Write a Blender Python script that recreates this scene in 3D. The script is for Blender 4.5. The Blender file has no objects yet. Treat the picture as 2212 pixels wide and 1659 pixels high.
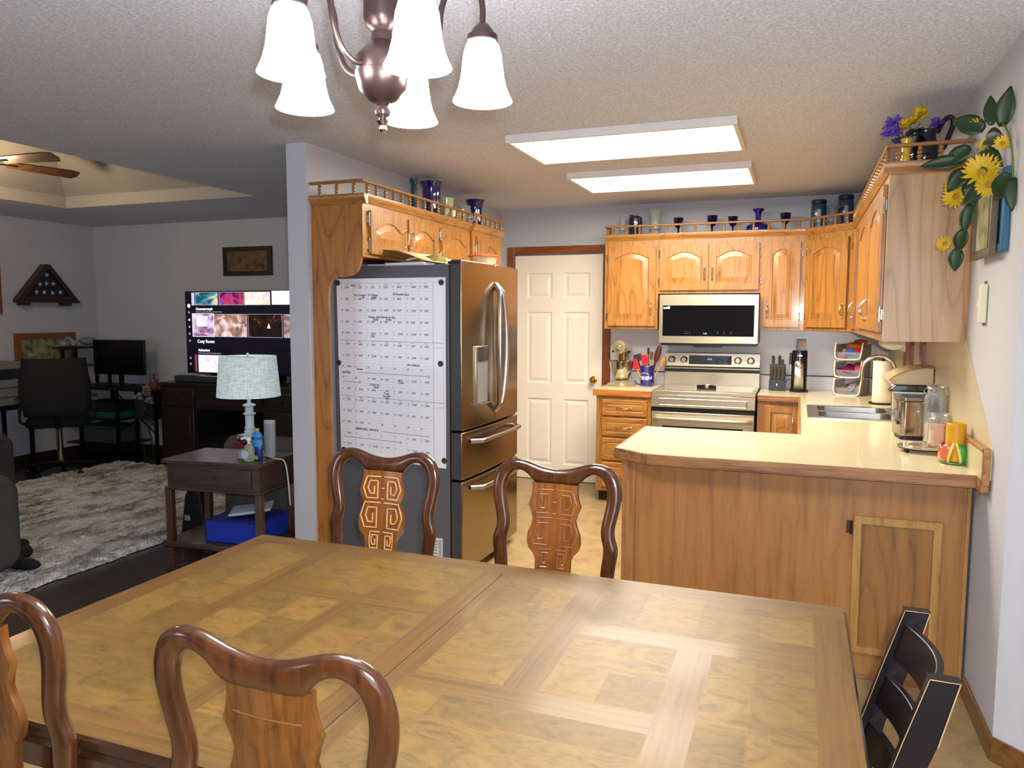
import bpy, math, random
from mathutils import Matrix, Vector
from mathutils.geometry import tessellate_polygon
random.seed(7)
PI = math.pi
scene = bpy.context.scene
COL = scene.collection

# ------------------------------------------------------------------ camera
YAW, PITCH, ROLL = 0.3609, 0.0906, 0.0023
CAMZ = 1.5006
def make_camera():
    cy, sy = math.cos(YAW), math.sin(YAW)
    F = Vector((-sy*math.cos(PITCH), cy*math.cos(PITCH), -math.sin(PITCH)))
    r = Vector((cy, sy, 0)); u = r.cross(F)
    R = r*math.cos(ROLL)+u*math.sin(ROLL); U = -r*math.sin(ROLL)+u*math.cos(ROLL)
    cd = bpy.data.cameras.new('camera'); co = bpy.data.objects.new('camera', cd); COL.objects.link(co)
    M = Matrix((( R.x, U.x, -F.x, 0), (R.y, U.y, -F.y, 0), (R.z, U.z, -F.z, CAMZ), (0, 0, 0, 1)))
    co.matrix_world = M
    cd.sensor_width = 36; cd.sensor_fit = 'HORIZONTAL'; cd.lens = 1638.5/2212*36
    cd.clip_start = 0.02; cd.clip_end = 60
    scene.camera = co
make_camera()

# ------------------------------------------------------------------ world, exposure, lights
w = bpy.data.worlds.new('world'); scene.world = w; w.use_nodes = True
w.node_tree.nodes['Background'].inputs[0].default_value = (0.62, 0.74, 1, 1)
w.node_tree.nodes['Background'].inputs[1].default_value = 0.12
scene.view_settings.view_transform = 'Standard'; scene.view_settings.look = 'None'
scene.view_settings.exposure = 0.42; scene.view_settings.gamma = 1.0
scene.view_settings.use_curve_mapping = False

P_FLASH, P_BULB, P_PANEL, P_LAMP, P_FAN, P_FILL, P_FILL2 = 160, 7, 44, 0.9, 22, 22, 22
def light(name, typ, loc, power, col, size=0.1, rot=None, sy=None, spread=None):
    l = bpy.data.lights.new(name, typ); l.energy = power; l.color = col
    if typ == 'AREA':
        l.size = size
        if sy: l.shape = 'RECTANGLE'; l.size_y = sy
        if spread: l.spread = spread
    elif typ == 'POINT' or typ == 'SPOT': l.shadow_soft_size = size
    o = bpy.data.objects.new(name, l); COL.objects.link(o); o.location = loc
    if rot: o.rotation_euler = rot
    return o
# added cool fills behind the camera, standing in for daylight from unseen openings
light('dining_fill', 'AREA', (.95, -2.5, 1.25), P_FILL, (0.86, 0.92, 1.0), 2.0, (PI/2, 0, 0), 1.9)
light('living_fill', 'AREA', (-5.4, -2.5, 1.35), P_FILL2, (0.80, 0.89, 1.0), 1.6, (PI/2, 0, 0), 1.3)
fl = light('camera_flash', 'SPOT', (0.05, -0.015, CAMZ+0.06), P_FLASH, (0.90, 0.94, 1.0), 0.018)
fl.rotation_euler = (PI/2-PITCH, 0, YAW)
fl.data.spot_size = math.radians(165); fl.data.spot_blend = 0.35
# the two ceiling panels, fan lamp beyond the tray edge
for yy in (4.11, 5.24):
    light('panel_light', 'AREA', (-0.89, yy, 2.392), P_PANEL, (1.0, 0.90, 0.74), 1.1, (0, 0, 0), 0.56)
light('fan_light', 'POINT', (-5.56, 3.90, 2.39), P_FAN, (1.0, 0.72, 0.42), 0.12)

# ------------------------------------------------------------------ materials
def lin(c):
    if isinstance(c, str):
        c = [int(c[i:i+2], 16)/255 for i in (0, 2, 4)]
        c = [x/12.92 if x <= .04045 else ((x+.055)/1.055)**2.4 for x in c]
    return (c[0], c[1], c[2], 1)
class NT:
    def __init__(s, name):
        s.m = bpy.data.materials.new(name); s.m.use_nodes = True
        s.t = s.m.node_tree; s.b = s.t.nodes['Principled BSDF']
    def n(s, typ, **k):
        nd = s.t.nodes.new(typ)
        for a, v in k.items():
            if a.startswith('i_'):
                nd.inputs[a[2:].replace('_', ' ')].default_value = v
            else: setattr(nd, a, v)
        return nd
    def l(s, a, b): s.t.links.new(a, b)
    def coords(s, scale=(1, 1, 1), rot=(0, 0, 0), loc=(0, 0, 0)):
        tc = s.n('ShaderNodeTexCoord'); mp = s.n('ShaderNodeMapping')
        mp.inputs['Scale'].default_value = scale; mp.inputs['Rotation'].default_value = rot; mp.inputs['Location'].default_value = loc
        s.l(tc.outputs['Object'], mp.inputs[0]); return mp.outputs[0]
    def ramp(s, fac, stops, interp='LINEAR'):
        r = s.n('ShaderNodeValToRGB'); r.color_ramp.interpolation = interp
        e = r.color_ramp.elements
        while len(e) < len(stops): e.new(0.5)
        for el, (p, c) in zip(e, stops): el.position = p; el.color = lin(c)
        s.l(fac, r.inputs[0]); return r.outputs[0]
    def mix(s, fac, a, b, blend='MIX'):
        m = s.n('ShaderNodeMix', data_type='RGBA', blend_type=blend)
        if isinstance(fac, float): m.inputs[0].default_value = fac
        else: s.l(fac, m.inputs[0])
        for i, v in ((6, a), (7, b)):
            if isinstance(v, (tuple, list, str)): m.inputs[i].default_value = lin(v)
            else: s.l(v, m.inputs[i])
        return m.outputs[2]
    def bump(s, h, strength=.2, dist=.01):
        b = s.n('ShaderNodeBump'); b.inputs['Strength'].default_value = strength; b.inputs['Distance'].default_value = dist
        s.l(h, b.inputs['Height']); s.l(b.outputs[0], s.b.inputs['Normal'])
MATS = {}
def plain(name, col, rough=.5, metal=0, coat=0, emit=None, es=0, alpha=1, trans=0, ior=1.45, bump=0, bscale=200, spec=None, var=0):
    if name in MATS: return MATS[name]
    t = NT(name); b = t.b
    b.inputs['Base Color'].default_value = lin(col); b.inputs['Roughness'].default_value = rough
    b.inputs['Metallic'].default_value = metal; b.inputs['Coat Weight'].default_value = coat
    b.inputs['IOR'].default_value = ior; b.inputs['Transmission Weight'].default_value = trans
    if spec is not None: b.inputs['Specular IOR Level'].default_value = spec
    if emit: b.inputs['Emission Color'].default_value = lin(emit); b.inputs['Emission Strength'].default_value = es
    if alpha < 1: b.inputs['Alpha'].default_value = alpha
    nz = t.n('ShaderNodeTexNoise'); nz.inputs['Scale'].default_value = bscale; nz.inputs['Detail'].default_value = 3
    t.l(t.coords(), nz.inputs['Vector'])
    if bump: t.bump(nz.outputs[0], bump, .004)
    if var:
        n2 = t.n('ShaderNodeTexNoise'); n2.inputs['Scale'].default_value = 9; n2.inputs['Detail'].default_value = 5
        t.l(t.coords(), n2.inputs['Vector'])
        d = tuple(x*(1-var) for x in lin(col)[:3]); u = tuple(min(1, x*(1+var)) for x in lin(col)[:3])
        t.l(t.ramp(n2.outputs[0], [(.3, d), (.7, u)]), b.inputs['Base Color'])
    MATS[name] = t.m; return t.m
def wood(name, c0, c1, c2, axis='z', rough=.35, coat=.2, scale=1.0, cath=.5, bump=.08, seed=0, stretch=14):
    """grain running along an axis; c0 dark line, c1 mid, c2 light"""
    if name in MATS: return MATS[name]
    t = NT(name)
    sc = {'z': (stretch, stretch, 1), 'x': (1, stretch, stretch), 'y': (stretch, 1, stretch)}[axis]
    v = t.coords(tuple(k*scale for k in sc), loc=(seed, seed*1.7, seed*.3))
    n1 = t.n('ShaderNodeTexNoise'); n1.inputs['Scale'].default_value = 3.2; n1.inputs['Detail'].default_value = 8; n1.inputs['Roughness'].default_value = .62
    t.l(v, n1.inputs['Vector'])
    sc2 = {'z': (5, 5, .9), 'x': (.9, 5, 5), 'y': (5, .9, 5)}[axis]
    v2 = t.coords(tuple(k*scale for k in sc2), loc=(seed*2, seed, seed))
    n2 = t.n('ShaderNodeTexNoise'); n2.inputs['Scale'].default_value = 1.1; n2.inputs['Detail'].default_value = 1.0
    t.l(v2, n2.inputs['Vector'])
    mu = t.n('ShaderNodeMath', operation='MULTIPLY'); mu.inputs[1].default_value = 11
    t.l(n2.outputs[0], mu.inputs[0])
    fr = t.n('ShaderNodeMath', operation='PINGPONG'); fr.inputs[1].default_value = .5; t.l(mu.outputs[0], fr.inputs[0])
    m2 = t.n('ShaderNodeMath', operation='MULTIPLY'); m2.inputs[1].default_value = 2; t.l(fr.outputs[0], m2.inputs[0])
    rings = t.ramp(m2.outputs[0], [(0, c0), (.16, c1), (.75, c2)])
    grain = t.ramp(n1.outputs[0], [(.32, c0), (.48, c1), (.66, c2)])
    col = t.mix(cath, grain, rings)
    t.l(col, t.b.inputs['Base Color']); t.b.inputs['Roughness'].default_value = rough; t.b.inputs['Coat Weight'].default_value = coat
    t.b.inputs['Coat Roughness'].default_value = .12
    t.bump(n1.outputs[0], bump, .003)
    MATS[name] = t.m; return t.m
def wall_mat(name, c, bump=.15, scale=140, rough=.85, c2=None):
    t = NT(name); n1 = t.n('ShaderNodeTexNoise'); n1.inputs['Scale'].default_value = scale; n1.inputs['Detail'].default_value = 3
    t.l(t.coords(), n1.inputs['Vector'])
    n2 = t.n('ShaderNodeTexNoise'); n2.inputs['Scale'].default_value = 1.3; n2.inputs['Detail'].default_value = 3
    t.l(t.coords(), n2.inputs['Vector'])
    c2 = c2 or tuple(x*.93 for x in lin(c)[:3])
    t.l(t.ramp(n2.outputs[0], [(.35, c), (.7, c2)]), t.b.inputs['Base Color'])
    t.b.inputs['Roughness'].default_value = rough
    t.bump(n1.outputs[0], bump, .006)
    MATS[name] = t.m; return t.m
def metal(name, col, rough=.25, axis='x', strength=.05):
    if name in MATS: return MATS[name]
    t = NT(name); sc = {'x': (3, 400, 400), 'z': (400, 400, 3), 'y': (400, 3, 400)}[axis]
    n1 = t.n('ShaderNodeTexNoise'); n1.inputs['Scale'].default_value = 2; n1.inputs['Detail'].default_value = 2
    t.l(t.coords(sc), n1.inputs['Vector'])
    t.b.inputs['Base Color'].default_value = lin(col); t.b.inputs['Metallic'].default_value = 1
    mr = t.n('ShaderNodeMapRange'); mr.inputs['To Min'].default_value = rough*.92; mr.inputs['To Max'].default_value = rough*1.1
    t.l(n1.outputs[0], mr.inputs[0]); t.l(mr.outputs[0], t.b.inputs['Roughness'])
    t.bump(n1.outputs[0], strength*.18, .0004)
    MATS[name] = t.m; return t.m
def glass(name, col=(1, 1, 1), rough=.02, mixf=.82, tint=None):
    """thin clear glass: mostly see-through with a glossy skin"""
    if name in MATS: return MATS[name]
    t = NT(name); out = t.t.nodes['Material Output']
    tr = t.n('ShaderNodeBsdfTransparent'); tr.inputs[0].default_value = (*col, 1)
    gl = t.n('ShaderNodeBsdfGlossy'); gl.inputs[0].default_value = (.9, .95, .95, 1); gl.inputs['Roughness'].default_value = rough
    df = t.n('ShaderNodeBsdfDiffuse'); df.inputs[0].default_value = (*(tint or col), 1)
    fr = t.n('ShaderNodeLayerWeight'); fr.inputs[0].default_value = .35
    a = t.n('ShaderNodeMixShader'); t.l(fr.outputs['Facing'], a.inputs[0]); t.l(tr.outputs[0], a.inputs[1]); t.l(gl.outputs[0], a.inputs[2])
    b = t.n('ShaderNodeMixShader'); b.inputs[0].default_value = mixf; t.l(df.outputs[0], b.inputs[1]); t.l(a.outputs[0], b.inputs[2])
    t.l(b.outputs[0], out.inputs[0]); MATS[name] = t.m; return t.m

# room surfaces
M_WALL = wall_mat('wall_paint', 'b6b8c0', .12)
M_WALLB = wall_mat('wall_paint_bright', 'bdbdc2', .1)
M_LAM = wall_mat('backsplash_laminate', 'c6b896', .02, rough=.35, c2='c0b190')
M_LAMB = wall_mat('backsplash_laminate_back', 'd8d5da', .02, rough=.3, c2='ccc9cf')
def ceil_mat():
    t = NT('popcorn_ceiling'); v = t.coords()
    n1 = t.n('ShaderNodeTexNoise'); n1.inputs['Scale'].default_value = 95; n1.inputs['Detail'].default_value = 4; n1.inputs['Roughness'].default_value = .7
    t.l(v, n1.inputs['Vector'])
    t.l(t.ramp(n1.outputs[0], [(.35, 'c6c8d0'), (.55, 'dfe1e8'), (.68, 'f6f8ff')]), t.b.inputs['Base Color'])
    t.b.inputs['Roughness'].default_value = .95
    t.bump(n1.outputs[0], .9, .012); return t.m
M_CEIL = ceil_mat()
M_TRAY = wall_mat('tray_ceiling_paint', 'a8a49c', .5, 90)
def vinyl():
    t = NT('kitchen_vinyl'); v = t.coords()
    n1 = t.n('ShaderNodeTexNoise'); n1.inputs['Scale'].default_value = 9; n1.inputs['Detail'].default_value = 8; n1.inputs['Roughness'].default_value = .65; n1.inputs['Distortion'].default_value = .6
    t.l(v, n1.inputs['Vector'])
    c = t.ramp(n1.outputs[0], [(.3, '806a48'), (.5, '9a8259'), (.7, 'a68e66')])
    t.l(c, t.b.inputs['Base Color']); t.b.inputs['Roughness'].default_value = .38; t.bump(n1.outputs[0], .1, .004); return t.m
M_VINYL = vinyl()
def darkfloor():
    t = NT('dark_wood_floor')
    br = t.n('ShaderNodeTexBrick'); v = t.coords((1, 1, 1), rot=(0, 0, PI/2))
    br.inputs['Scale'].default_value = 1; br.inputs['Brick Width'].default_value = 1.1; br.inputs['Row Height'].default_value = .12
    br.inputs['Mortar Size'].default_value = .003; br.inputs['Color1'].default_value = lin('1d1613'); br.inputs['Color2'].default_value = lin('2a1f1a'); br.inputs['Mortar'].default_value = lin('0a0808')
    t.l(v, br.inputs['Vector'])
    n1 = t.n('ShaderNodeTexNoise'); n1.inputs['Scale'].default_value = 5; n1.inputs['Detail'].default_value = 6; t.l(t.coords((12, 1, 1)), n1.inputs['Vector'])
    c = t.mix(.35, br.outputs[0], t.ramp(n1.outputs[0], [(.3, '120d0b'), (.7, '33271f')]))
    t.l(c, t.b.inputs['Base Color']); t.b.inputs['Roughness'].default_value = .33; t.bump(n1.outputs[0], .05, .003); return t.m
M_DARKFLOOR = darkfloor()
OAK = wood('oak_vertical', '6b3f17', '98652a', 'a87636', 'z')
OAKX = wood('oak_horizontal_x', '6b3f17', '98652a', 'a87636', 'x', seed=3)
OAKY = wood('oak_horizontal_y', '6b3f17', '98652a', 'a87636', 'y', seed=5)
OAKD = wood('oak_door_panel', '724416', '9d6828', 'ad7733', 'z', cath=.6, seed=9, scale=.8)
PLY = wood('peninsula_plywood', '83532a', '9a6834', 'a5723c', 'z', cath=.22, seed=4, scale=.7, rough=.42)
PLYG = wood('end_panel_plywood', '84613d', 'aa845a', 'b8946c', 'z', cath=.5, seed=14, scale=.6, rough=.4)
TRIM = wood('door_casing_wood', '53260e', '7c4119', '8a4c20', 'z', cath=.2, seed=2)
TRIMX = wood('door_casing_wood_x', '53260e', '7c4119', '8a4c20', 'x', cath=.2, seed=2)
BASEW = wood('baseboard_wood', '3d2510', '6b461f', '7d5528', 'y', cath=.2, seed=6)
EDGE = wood('counter_edge_oak', '5b3a20', '8b5f38', 'a37448', 'x', cath=.1, seed=8)
EDGEY = wood('counter_edge_oak_y', '6b4220', '9b6a38', 'b37f48', 'y', cath=.1, seed=8)
RAILW = plain('rail_wood', '8d5f30', .4, coat=.2, var=.15)
BRASS = plain('brass', 'b58a3c', .3, 1)
CHROME = plain('chrome', 'd8d4cc', .12, 1)
HANDLE = plain('handle_nickel', 'e0d3b8', .2, 1)
WHITE = plain('white_plastic', 'dcd9d2', .4)
BLACK = plain('black_plastic', '0c0c0e', .35)
STEEL = metal('stainless_steel', 'b9b09a', .31, 'x'); STEEL.node_tree.nodes['Principled BSDF'].inputs['Metallic'].default_value = .8
STEELZ = metal('stainless_steel_vertical_grain', 'a09176', .22, 'y')
BLKGLASS = plain('black_glass', '050505', .06, coat=1)

# ------------------------------------------------------------------ mesh building
def R4(rz=0, loc=(0, 0, 0), rx=0, ry=0):
    return Matrix.Translation(loc) @ Matrix.Rotation(rz, 4, 'Z') @ Matrix.Rotation(ry, 4, 'Y') @ Matrix.Rotation(rx, 4, 'X')
I4 = Matrix.Identity(4)
class MB:
    def __init__(s, M=None): s.v = []; s.f = []; s.mi = []; s.M = M or I4; s.slot = 0
    def add(s, vs, fs):
        o = len(s.v); s.v += [tuple(s.M @ Vector(p)) for p in vs]
        s.f += [tuple(o+i for i in f) for f in fs]; s.mi += [s.slot]*len(fs); return s
    def box(s, x0, y0, z0, x1, y1, z1):
        if x0 > x1: x0, x1 = x1, x0
        if y0 > y1: y0, y1 = y1, y0
        if z0 > z1: z0, z1 = z1, z0
        return s.add([(x0, y0, z0), (x1, y0, z0), (x1, y1, z0), (x0, y1, z0), (x0, y0, z1), (x1, y0, z1), (x1, y1, z1), (x0, y1, z1)],
                     [(0, 3, 2, 1), (4, 5, 6, 7), (0, 1, 5, 4), (1, 2, 6, 5), (2, 3, 7, 6), (3, 0, 4, 7)])
    def lathe(s, prof, c=(0, 0, 0), n=24, cap=True, sx=1, sy=1):
        vs = []; fs = []; k = len(prof)
        for i in range(n):
            a = 2*PI*i/n
            for r, z in prof: vs.append((c[0]+r*math.cos(a)*sx, c[1]+r*math.sin(a)*sy, c[2]+z))
        for i in range(n):
            j = (i+1) % n
            for q in range(k-1): fs.append((i*k+q, j*k+q, j*k+q+1, i*k+q+1))
        if cap:
            if prof[0][0] > 1e-6: fs.append(tuple(i*k for i in reversed(range(n))))
            if prof[-1][0] > 1e-6: fs.append(tuple(i*k+k-1 for i in range(n)))
        return s.add(vs, fs)
    def cyl(s, p0, p1, r0, r1=None, n=16):
        return s.tube([p0, p1], [r0, r0 if r1 is None else r1], n)
    def tube(s, path, rad, n=10, closed=False, flat=None, up=None):
        """rad: number or list; flat=(a,b) scale of the section along side / up"""
        P = [Vector(p) for p in path]; m = len(P)
        rr = rad if isinstance(rad, (list, tuple)) else [rad]*m
        vs = []; fs = []; prev = None
        for i, p in enumerate(P):
            if closed: t = P[(i+1) % m]-P[i-1]
            else: t = P[min(i+1, m-1)]-P[max(i-1, 0)]
            t.normalize()
            if up is not None: side = t.cross(Vector(up))
            else:
                if prev is None:
                    a = Vector((0, 0, 1)) if abs(t.z) < .9 else Vector((1, 0, 0)); side = t.cross(a)
                else: side = prev - t*prev.dot(t)
            if side.length < 1e-6: side = t.orthogonal()
            side.normalize(); prev = side; u2 = side.cross(t)
            fa, fb = flat or (1, 1)
            for k in range(n):
                a = 2*PI*k/n; vs.append(tuple(p+side*math.cos(a)*rr[i]*fa+u2*math.sin(a)*rr[i]*fb))
        for i in range(m if closed else m-1):
            j = (i+1) % m
            for k in range(n):
                q = (k+1) % n; fs.append((i*n+k, i*n+q, j*n+q, j*n+k))
        if not closed: fs += [tuple(reversed(range(n))), tuple((m-1)*n+k for k in range(n))]
        return s.add(vs, fs)
    def prism(s, pts, z0, z1, axis='z', holes=None):
        """extrude polygon; axis z: pts=(x,y); axis y: pts=(x,z) from y=z0..z1; axis x: pts=(y,z)"""
        def P(a, b, c):
            return {'z': (a, b, c), 'y': (a, c, b), 'x': (c, a, b)}[axis]
        loops = [list(pts)]+[list(h) for h in (holes or [])]
        flat = [p for l in loops for p in l]; n = len(flat)
        tris = tessellate_polygon([[Vector((p[0], p[1], 0)) for p in l] for l in loops])
        vs = [P(a, b, z0) for a, b in flat]+[P(a, b, z1) for a, b in flat]
        fs = []
        if not holes: fs = [tuple(reversed(range(n))), tuple(range(n, 2*n))]
        else:
            for t in tris: fs += [tuple(reversed(t)), tuple(i+n for i in t)]
        o = 0
        for l in loops:
            k = len(l)
            for i in range(k): j = (i+1) % k; fs.append((o+i, o+j, o+j+n, o+i+n))
            o += k
        return s.add(vs, fs)
    def ell(s, c, r, n=16, m=10):
        if not isinstance(r, (tuple, list)): r = (r, r, r)
        vs = [(c[0], c[1], c[2]-r[2])]; fs = []
        for j in range(1, m):
            b = -PI/2+PI*j/m
            for i in range(n):
                a = 2*PI*i/n; vs.append((c[0]+r[0]*math.cos(b)*math.cos(a), c[1]+r[1]*math.cos(b)*math.sin(a), c[2]+r[2]*math.sin(b)))
        vs.append((c[0], c[1], c[2]+r[2])); L = len(vs)-1
        for i in range(n):
            k = (i+1) % n
            fs.append((0, 1+k, 1+i)); fs.append((L, L-n+i, L-n+k))
            for j in range(m-2): fs.append((1+j*n+i, 1+j*n+k, 1+(j+1)*n+k, 1+(j+1)*n+i))
        return s.add(vs, fs)
    def strip(s, A, B, close=False):
        n = len(A); fs = [(i, i+1, n+i+1, n+i) for i in range(n-1)]
        if close: fs.append((n-1, 0, n, 2*n-1))
        return s.add(list(A)+list(B), fs)
    def sheet(s, rows):
        k = len(rows[0]); vs = [p for r in rows for p in r]
        return s.add(vs, [(j*k+i, j*k+i+1, (j+1)*k+i+1, (j+1)*k+i) for j in range(len(rows)-1) for i in range(k-1)])
    def build(s, name, mat, parent=None, smooth=True, bevel=0, W=True, ang=.6, label=None, seg=2, solid=0, sub=0):
        """W: vertices are world coordinates and are moved into the frame of the parent's root"""
        me = bpy.data.meshes.new(name)
        vs = s.v
        if parent is not None and W:
            inv = root_matrix(parent).inverted(); vs = [tuple(inv @ Vector(p)) for p in vs]
        me.from_pydata(vs, [], s.f); me.validate()
        mats = mat if isinstance(mat, (list, tuple)) else [mat]
        for m in mats: me.materials.append(m)
        if len(mats) > 1 and len(me.polygons) == len(s.mi):
            me.polygons.foreach_set('material_index', s.mi)
        if smooth:
            me.shade_smooth(); me.set_sharp_from_angle(angle=ang)
        me.update()
        o = bpy.data.objects.new(name, me); COL.objects.link(o)
        if parent is not None: o.parent = parent
        if solid:
            md = o.modifiers.new('solid', 'SOLIDIFY'); md.thickness = solid; md.offset = 0
        if sub:
            md = o.modifiers.new('sub', 'SUBSURF'); md.levels = sub; md.render_levels = sub
        if bevel:
            md = o.modifiers.new('bevel', 'BEVEL'); md.width = bevel; md.segments = seg; md.limit_method = 'ANGLE'; md.angle_limit = .7
            md.harden_normals = False
        if label: o['label'] = label
        return o
ROOTM = {}
def root_matrix(o):
    while o.parent is not None: o = o.parent
    return ROOTM.get(o.name, I4)
def thing(name, label, cat, loc=(0, 0, 0), rz=0, group=None):
    o = bpy.data.objects.new(name, None); COL.objects.link(o); o.empty_display_size = .05
    o.location = loc; o.rotation_euler = (0, 0, rz); o['label'] = label; o['category'] = cat
    if group: o['group'] = group
    ROOTM[o.name] = R4(rz, loc); return o
def tag(o, label, cat, group=None, kind=None):
    o['label'] = label; o['category'] = cat
    if group: o['group'] = group
    if kind: o['kind'] = kind
    return o
def recenter(o):
    """put a single mesh thing's origin at its base centre"""
    me = o.data; xs = [v.co for v in me.vertices]
    c = Vector(((min(p.x for p in xs)+max(p.x for p in xs))/2, (min(p.y for p in xs)+max(p.y for p in xs))/2, min(p.z for p in xs)))
    for v in me.vertices: v.co -= c
    o.location = c; return o
def single(mb, name, mat, label, cat, group=None, **k):
    o = recenter(mb.build(name, mat, **k)); return tag(o, label, cat, group)
def struct(mb, name, mat, label=None, smooth=False, **k):
    o = mb.build(name, mat, smooth=smooth, **k); o['kind'] = 'structure'
    if label: o['label'] = label
    return o
def copy_tree(o, parent=None):
    c = o.copy(); COL.objects.link(c); c.parent = parent
    for ch in list(o.children): copy_tree(ch, c)
    return c
def inst(o, loc, rz=None, label=None, group=None):
    c = copy_tree(o); c.location = loc
    if rz is not None: c.rotation_euler = (0, 0, rz)
    if label: c['label'] = label
    if group: c['group'] = group
    ROOTM[c.name] = R4(c.rotation_euler.z, loc); return c
def text_mesh(body, size, M, mb=None, align='LEFT', bold=0.0, extrude=0.0004, shear=0):
    cu = bpy.data.curves.new('t', 'FONT'); cu.body = body; cu.size = size; cu.align_x = align; cu.offset = bold; cu.extrude = extrude
    cu.resolution_u = 2; cu.shear = shear
    ob = bpy.data.objects.new('t', cu); me = bpy.data.meshes.new_from_object(ob)
    mb = mb or MB(); old = mb.M; mb.M = M
    mb.add([tuple(v.co) for v in me.vertices], [tuple(p.vertices) for p in me.polygons]); mb.M = old
    bpy.data.objects.remove(ob); bpy.data.curves.remove(cu); bpy.data.meshes.remove(me); return mb
def catmull(pts, n=6, closed=False):
    P = [Vector(p) for p in pts]; out = []; m = len(P)
    rng = range(m) if closed else range(m-1)
    for i in rng:
        p0 = P[i-1] if (closed or i > 0) else P[0]; p1 = P[i]; p2 = P[(i+1) % m]; p3 = P[(i+2) % m] if (closed or i < m-2) else P[-1]
        for k in range(n):
            t = k/n; out.append(.5*((2*p1)+(p2-p0)*t+(2*p0-5*p1+4*p2-p3)*t*t+(3*p1-p0-3*p2+p3)*t**3))
    if not closed: out.append(P[-1])
    return out

# ------------------------------------------------------------------ the setting
YB, XR, XL, ZC = 6.51, 0.66, -2.56, 2.44
LRX, LRY = -7.2, 6.2                    # living room far corner
struct(MB().box(XL, -2.6, -.05, 2.9, YB+.1, 0), 'floor', M_VINYL)
struct(MB().box(LRX-.1, -2.6, -.05, XL, LRY+.1, 0), 'floor', M_DARKFLOOR)
# ceiling: flat sheet with the living room's tray opening
TX0, TX1, TY0, TY1 = -6.15, -4.08, 0.5, 5.03
m = MB()
for b in ((LRX-.1, -2.6, TX0, LRY+.1), (TX0, -2.6, TX1, TY0), (TX0, TY1, TX1, LRY+.1), (TX1, -2.6, 2.9, YB+.1)):
    m.box(b[0], b[1], ZC, b[2], b[3], ZC+.08)
struct(m, 'ceiling', M_CEIL)
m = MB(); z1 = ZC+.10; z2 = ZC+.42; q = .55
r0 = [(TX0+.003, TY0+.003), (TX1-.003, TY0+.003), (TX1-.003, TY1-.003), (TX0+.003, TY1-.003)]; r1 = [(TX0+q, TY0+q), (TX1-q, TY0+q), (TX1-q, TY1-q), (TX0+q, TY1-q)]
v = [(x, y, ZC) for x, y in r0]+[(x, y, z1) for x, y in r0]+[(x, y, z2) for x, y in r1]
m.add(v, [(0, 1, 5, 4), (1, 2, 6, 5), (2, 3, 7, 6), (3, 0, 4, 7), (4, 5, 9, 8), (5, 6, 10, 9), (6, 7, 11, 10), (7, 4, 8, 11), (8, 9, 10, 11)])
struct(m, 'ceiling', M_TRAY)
# kitchen back wall with the door opening, left stub wall, living room walls, right wall with window
DX0, DX1 = -2.424, -1.612
m = MB(); m.prism([(XL-.13, 0), (DX0-.02, 0), (DX0-.02, 2.05), (DX1+.02, 2.05), (DX1+.02, 0), (XR+.12, 0), (XR+.12, ZC), (XL-.13, ZC)], YB, YB+.12, 'y')
struct(m, 'wall_back', M_WALL)
struct(MB().box(XL-.13, 3.576, 0, XL, YB, ZC), 'wall_left', M_WALLB)
struct(MB().box(LRX-.1, LRY, 0, XL-.13, LRY+.1, ZC), 'wall_back', M_WALL)
struct(MB().box(LRX-.1, -2.6, 0, LRX, LRY, ZC), 'wall_left', M_WALL)
WY0, WY1, WZ0, WZ1 = 4.80, 5.15, 1.06, 1.96
m = MB(); m.prism([(2.87, 0), (YB, 0), (YB, ZC), (2.87, ZC)], XR, XR+.12, 'x', holes=[[(WY0, WZ0), (WY1, WZ0), (WY1, WZ1), (WY0, WZ1)]])
struct(m, 'wall_right', M_WALLB)
struct(MB().prism([(XR, 2.87), (XR+1.6, 1.27), (XR+1.69, 1.36), (XR+.12, 2.92)], 0, ZC), 'wall_right', M_WALLB)
struct(MB().box(XR+1.6, -2.6, 0, XR+1.72, 1.34, ZC), 'wall_right', M_WALLB)
struct(MB().box(LRX-.1, -2.7, 0, 2.9, -2.6, ZC), 'wall_front', M_WALL)
# window over the sink: casing, sash, pane
m = MB()
for y0, y1, z0, z1 in ((WY0-.1, WY0, WZ0-.06, WZ1+.08), (WY1, WY1+.34, WZ0-.06, WZ1+.08), (WY0, WY1, WZ1, WZ1+.08), (WY0-.02, WY1+.02, WZ0-.05, WZ0)):
    m.box(XR-.022, y0, z0, XR-.001, y1, z1)
wn = struct(m, 'window_1', TRIM, bevel=.004)
m = MB(); m.box(XR+.05, WY0, WZ0, XR+.08, WY0+.04, WZ1); m.box(XR+.05, WY1-.04, WZ0, XR+.08, WY1, WZ1); m.box(XR+.05, WY0, WZ0, XR+.08, WY1, WZ0+.04); m.box(XR+.05, WY0, WZ1-.04, XR+.08, WY1, WZ1)
m.build('sash', WHITE, wn, bevel=.003)
MB().box(XR+.06, WY0+.04, WZ0+.04, XR+.066, WY1-.04, WZ1-.04).build('pane', glass('window_glass', (.9, .95, 1)), wn)
MB().sheet([[(XR+.035+.006*math.sin(k*1.3), WY0+.01+.33*k/24, z) for k in range(25)] for z in (WZ0+.02, WZ1-.02)]).build('sheer_curtain', plain('sheer_curtain', 'e9e6dc', .8), wn, solid=.002)
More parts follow.
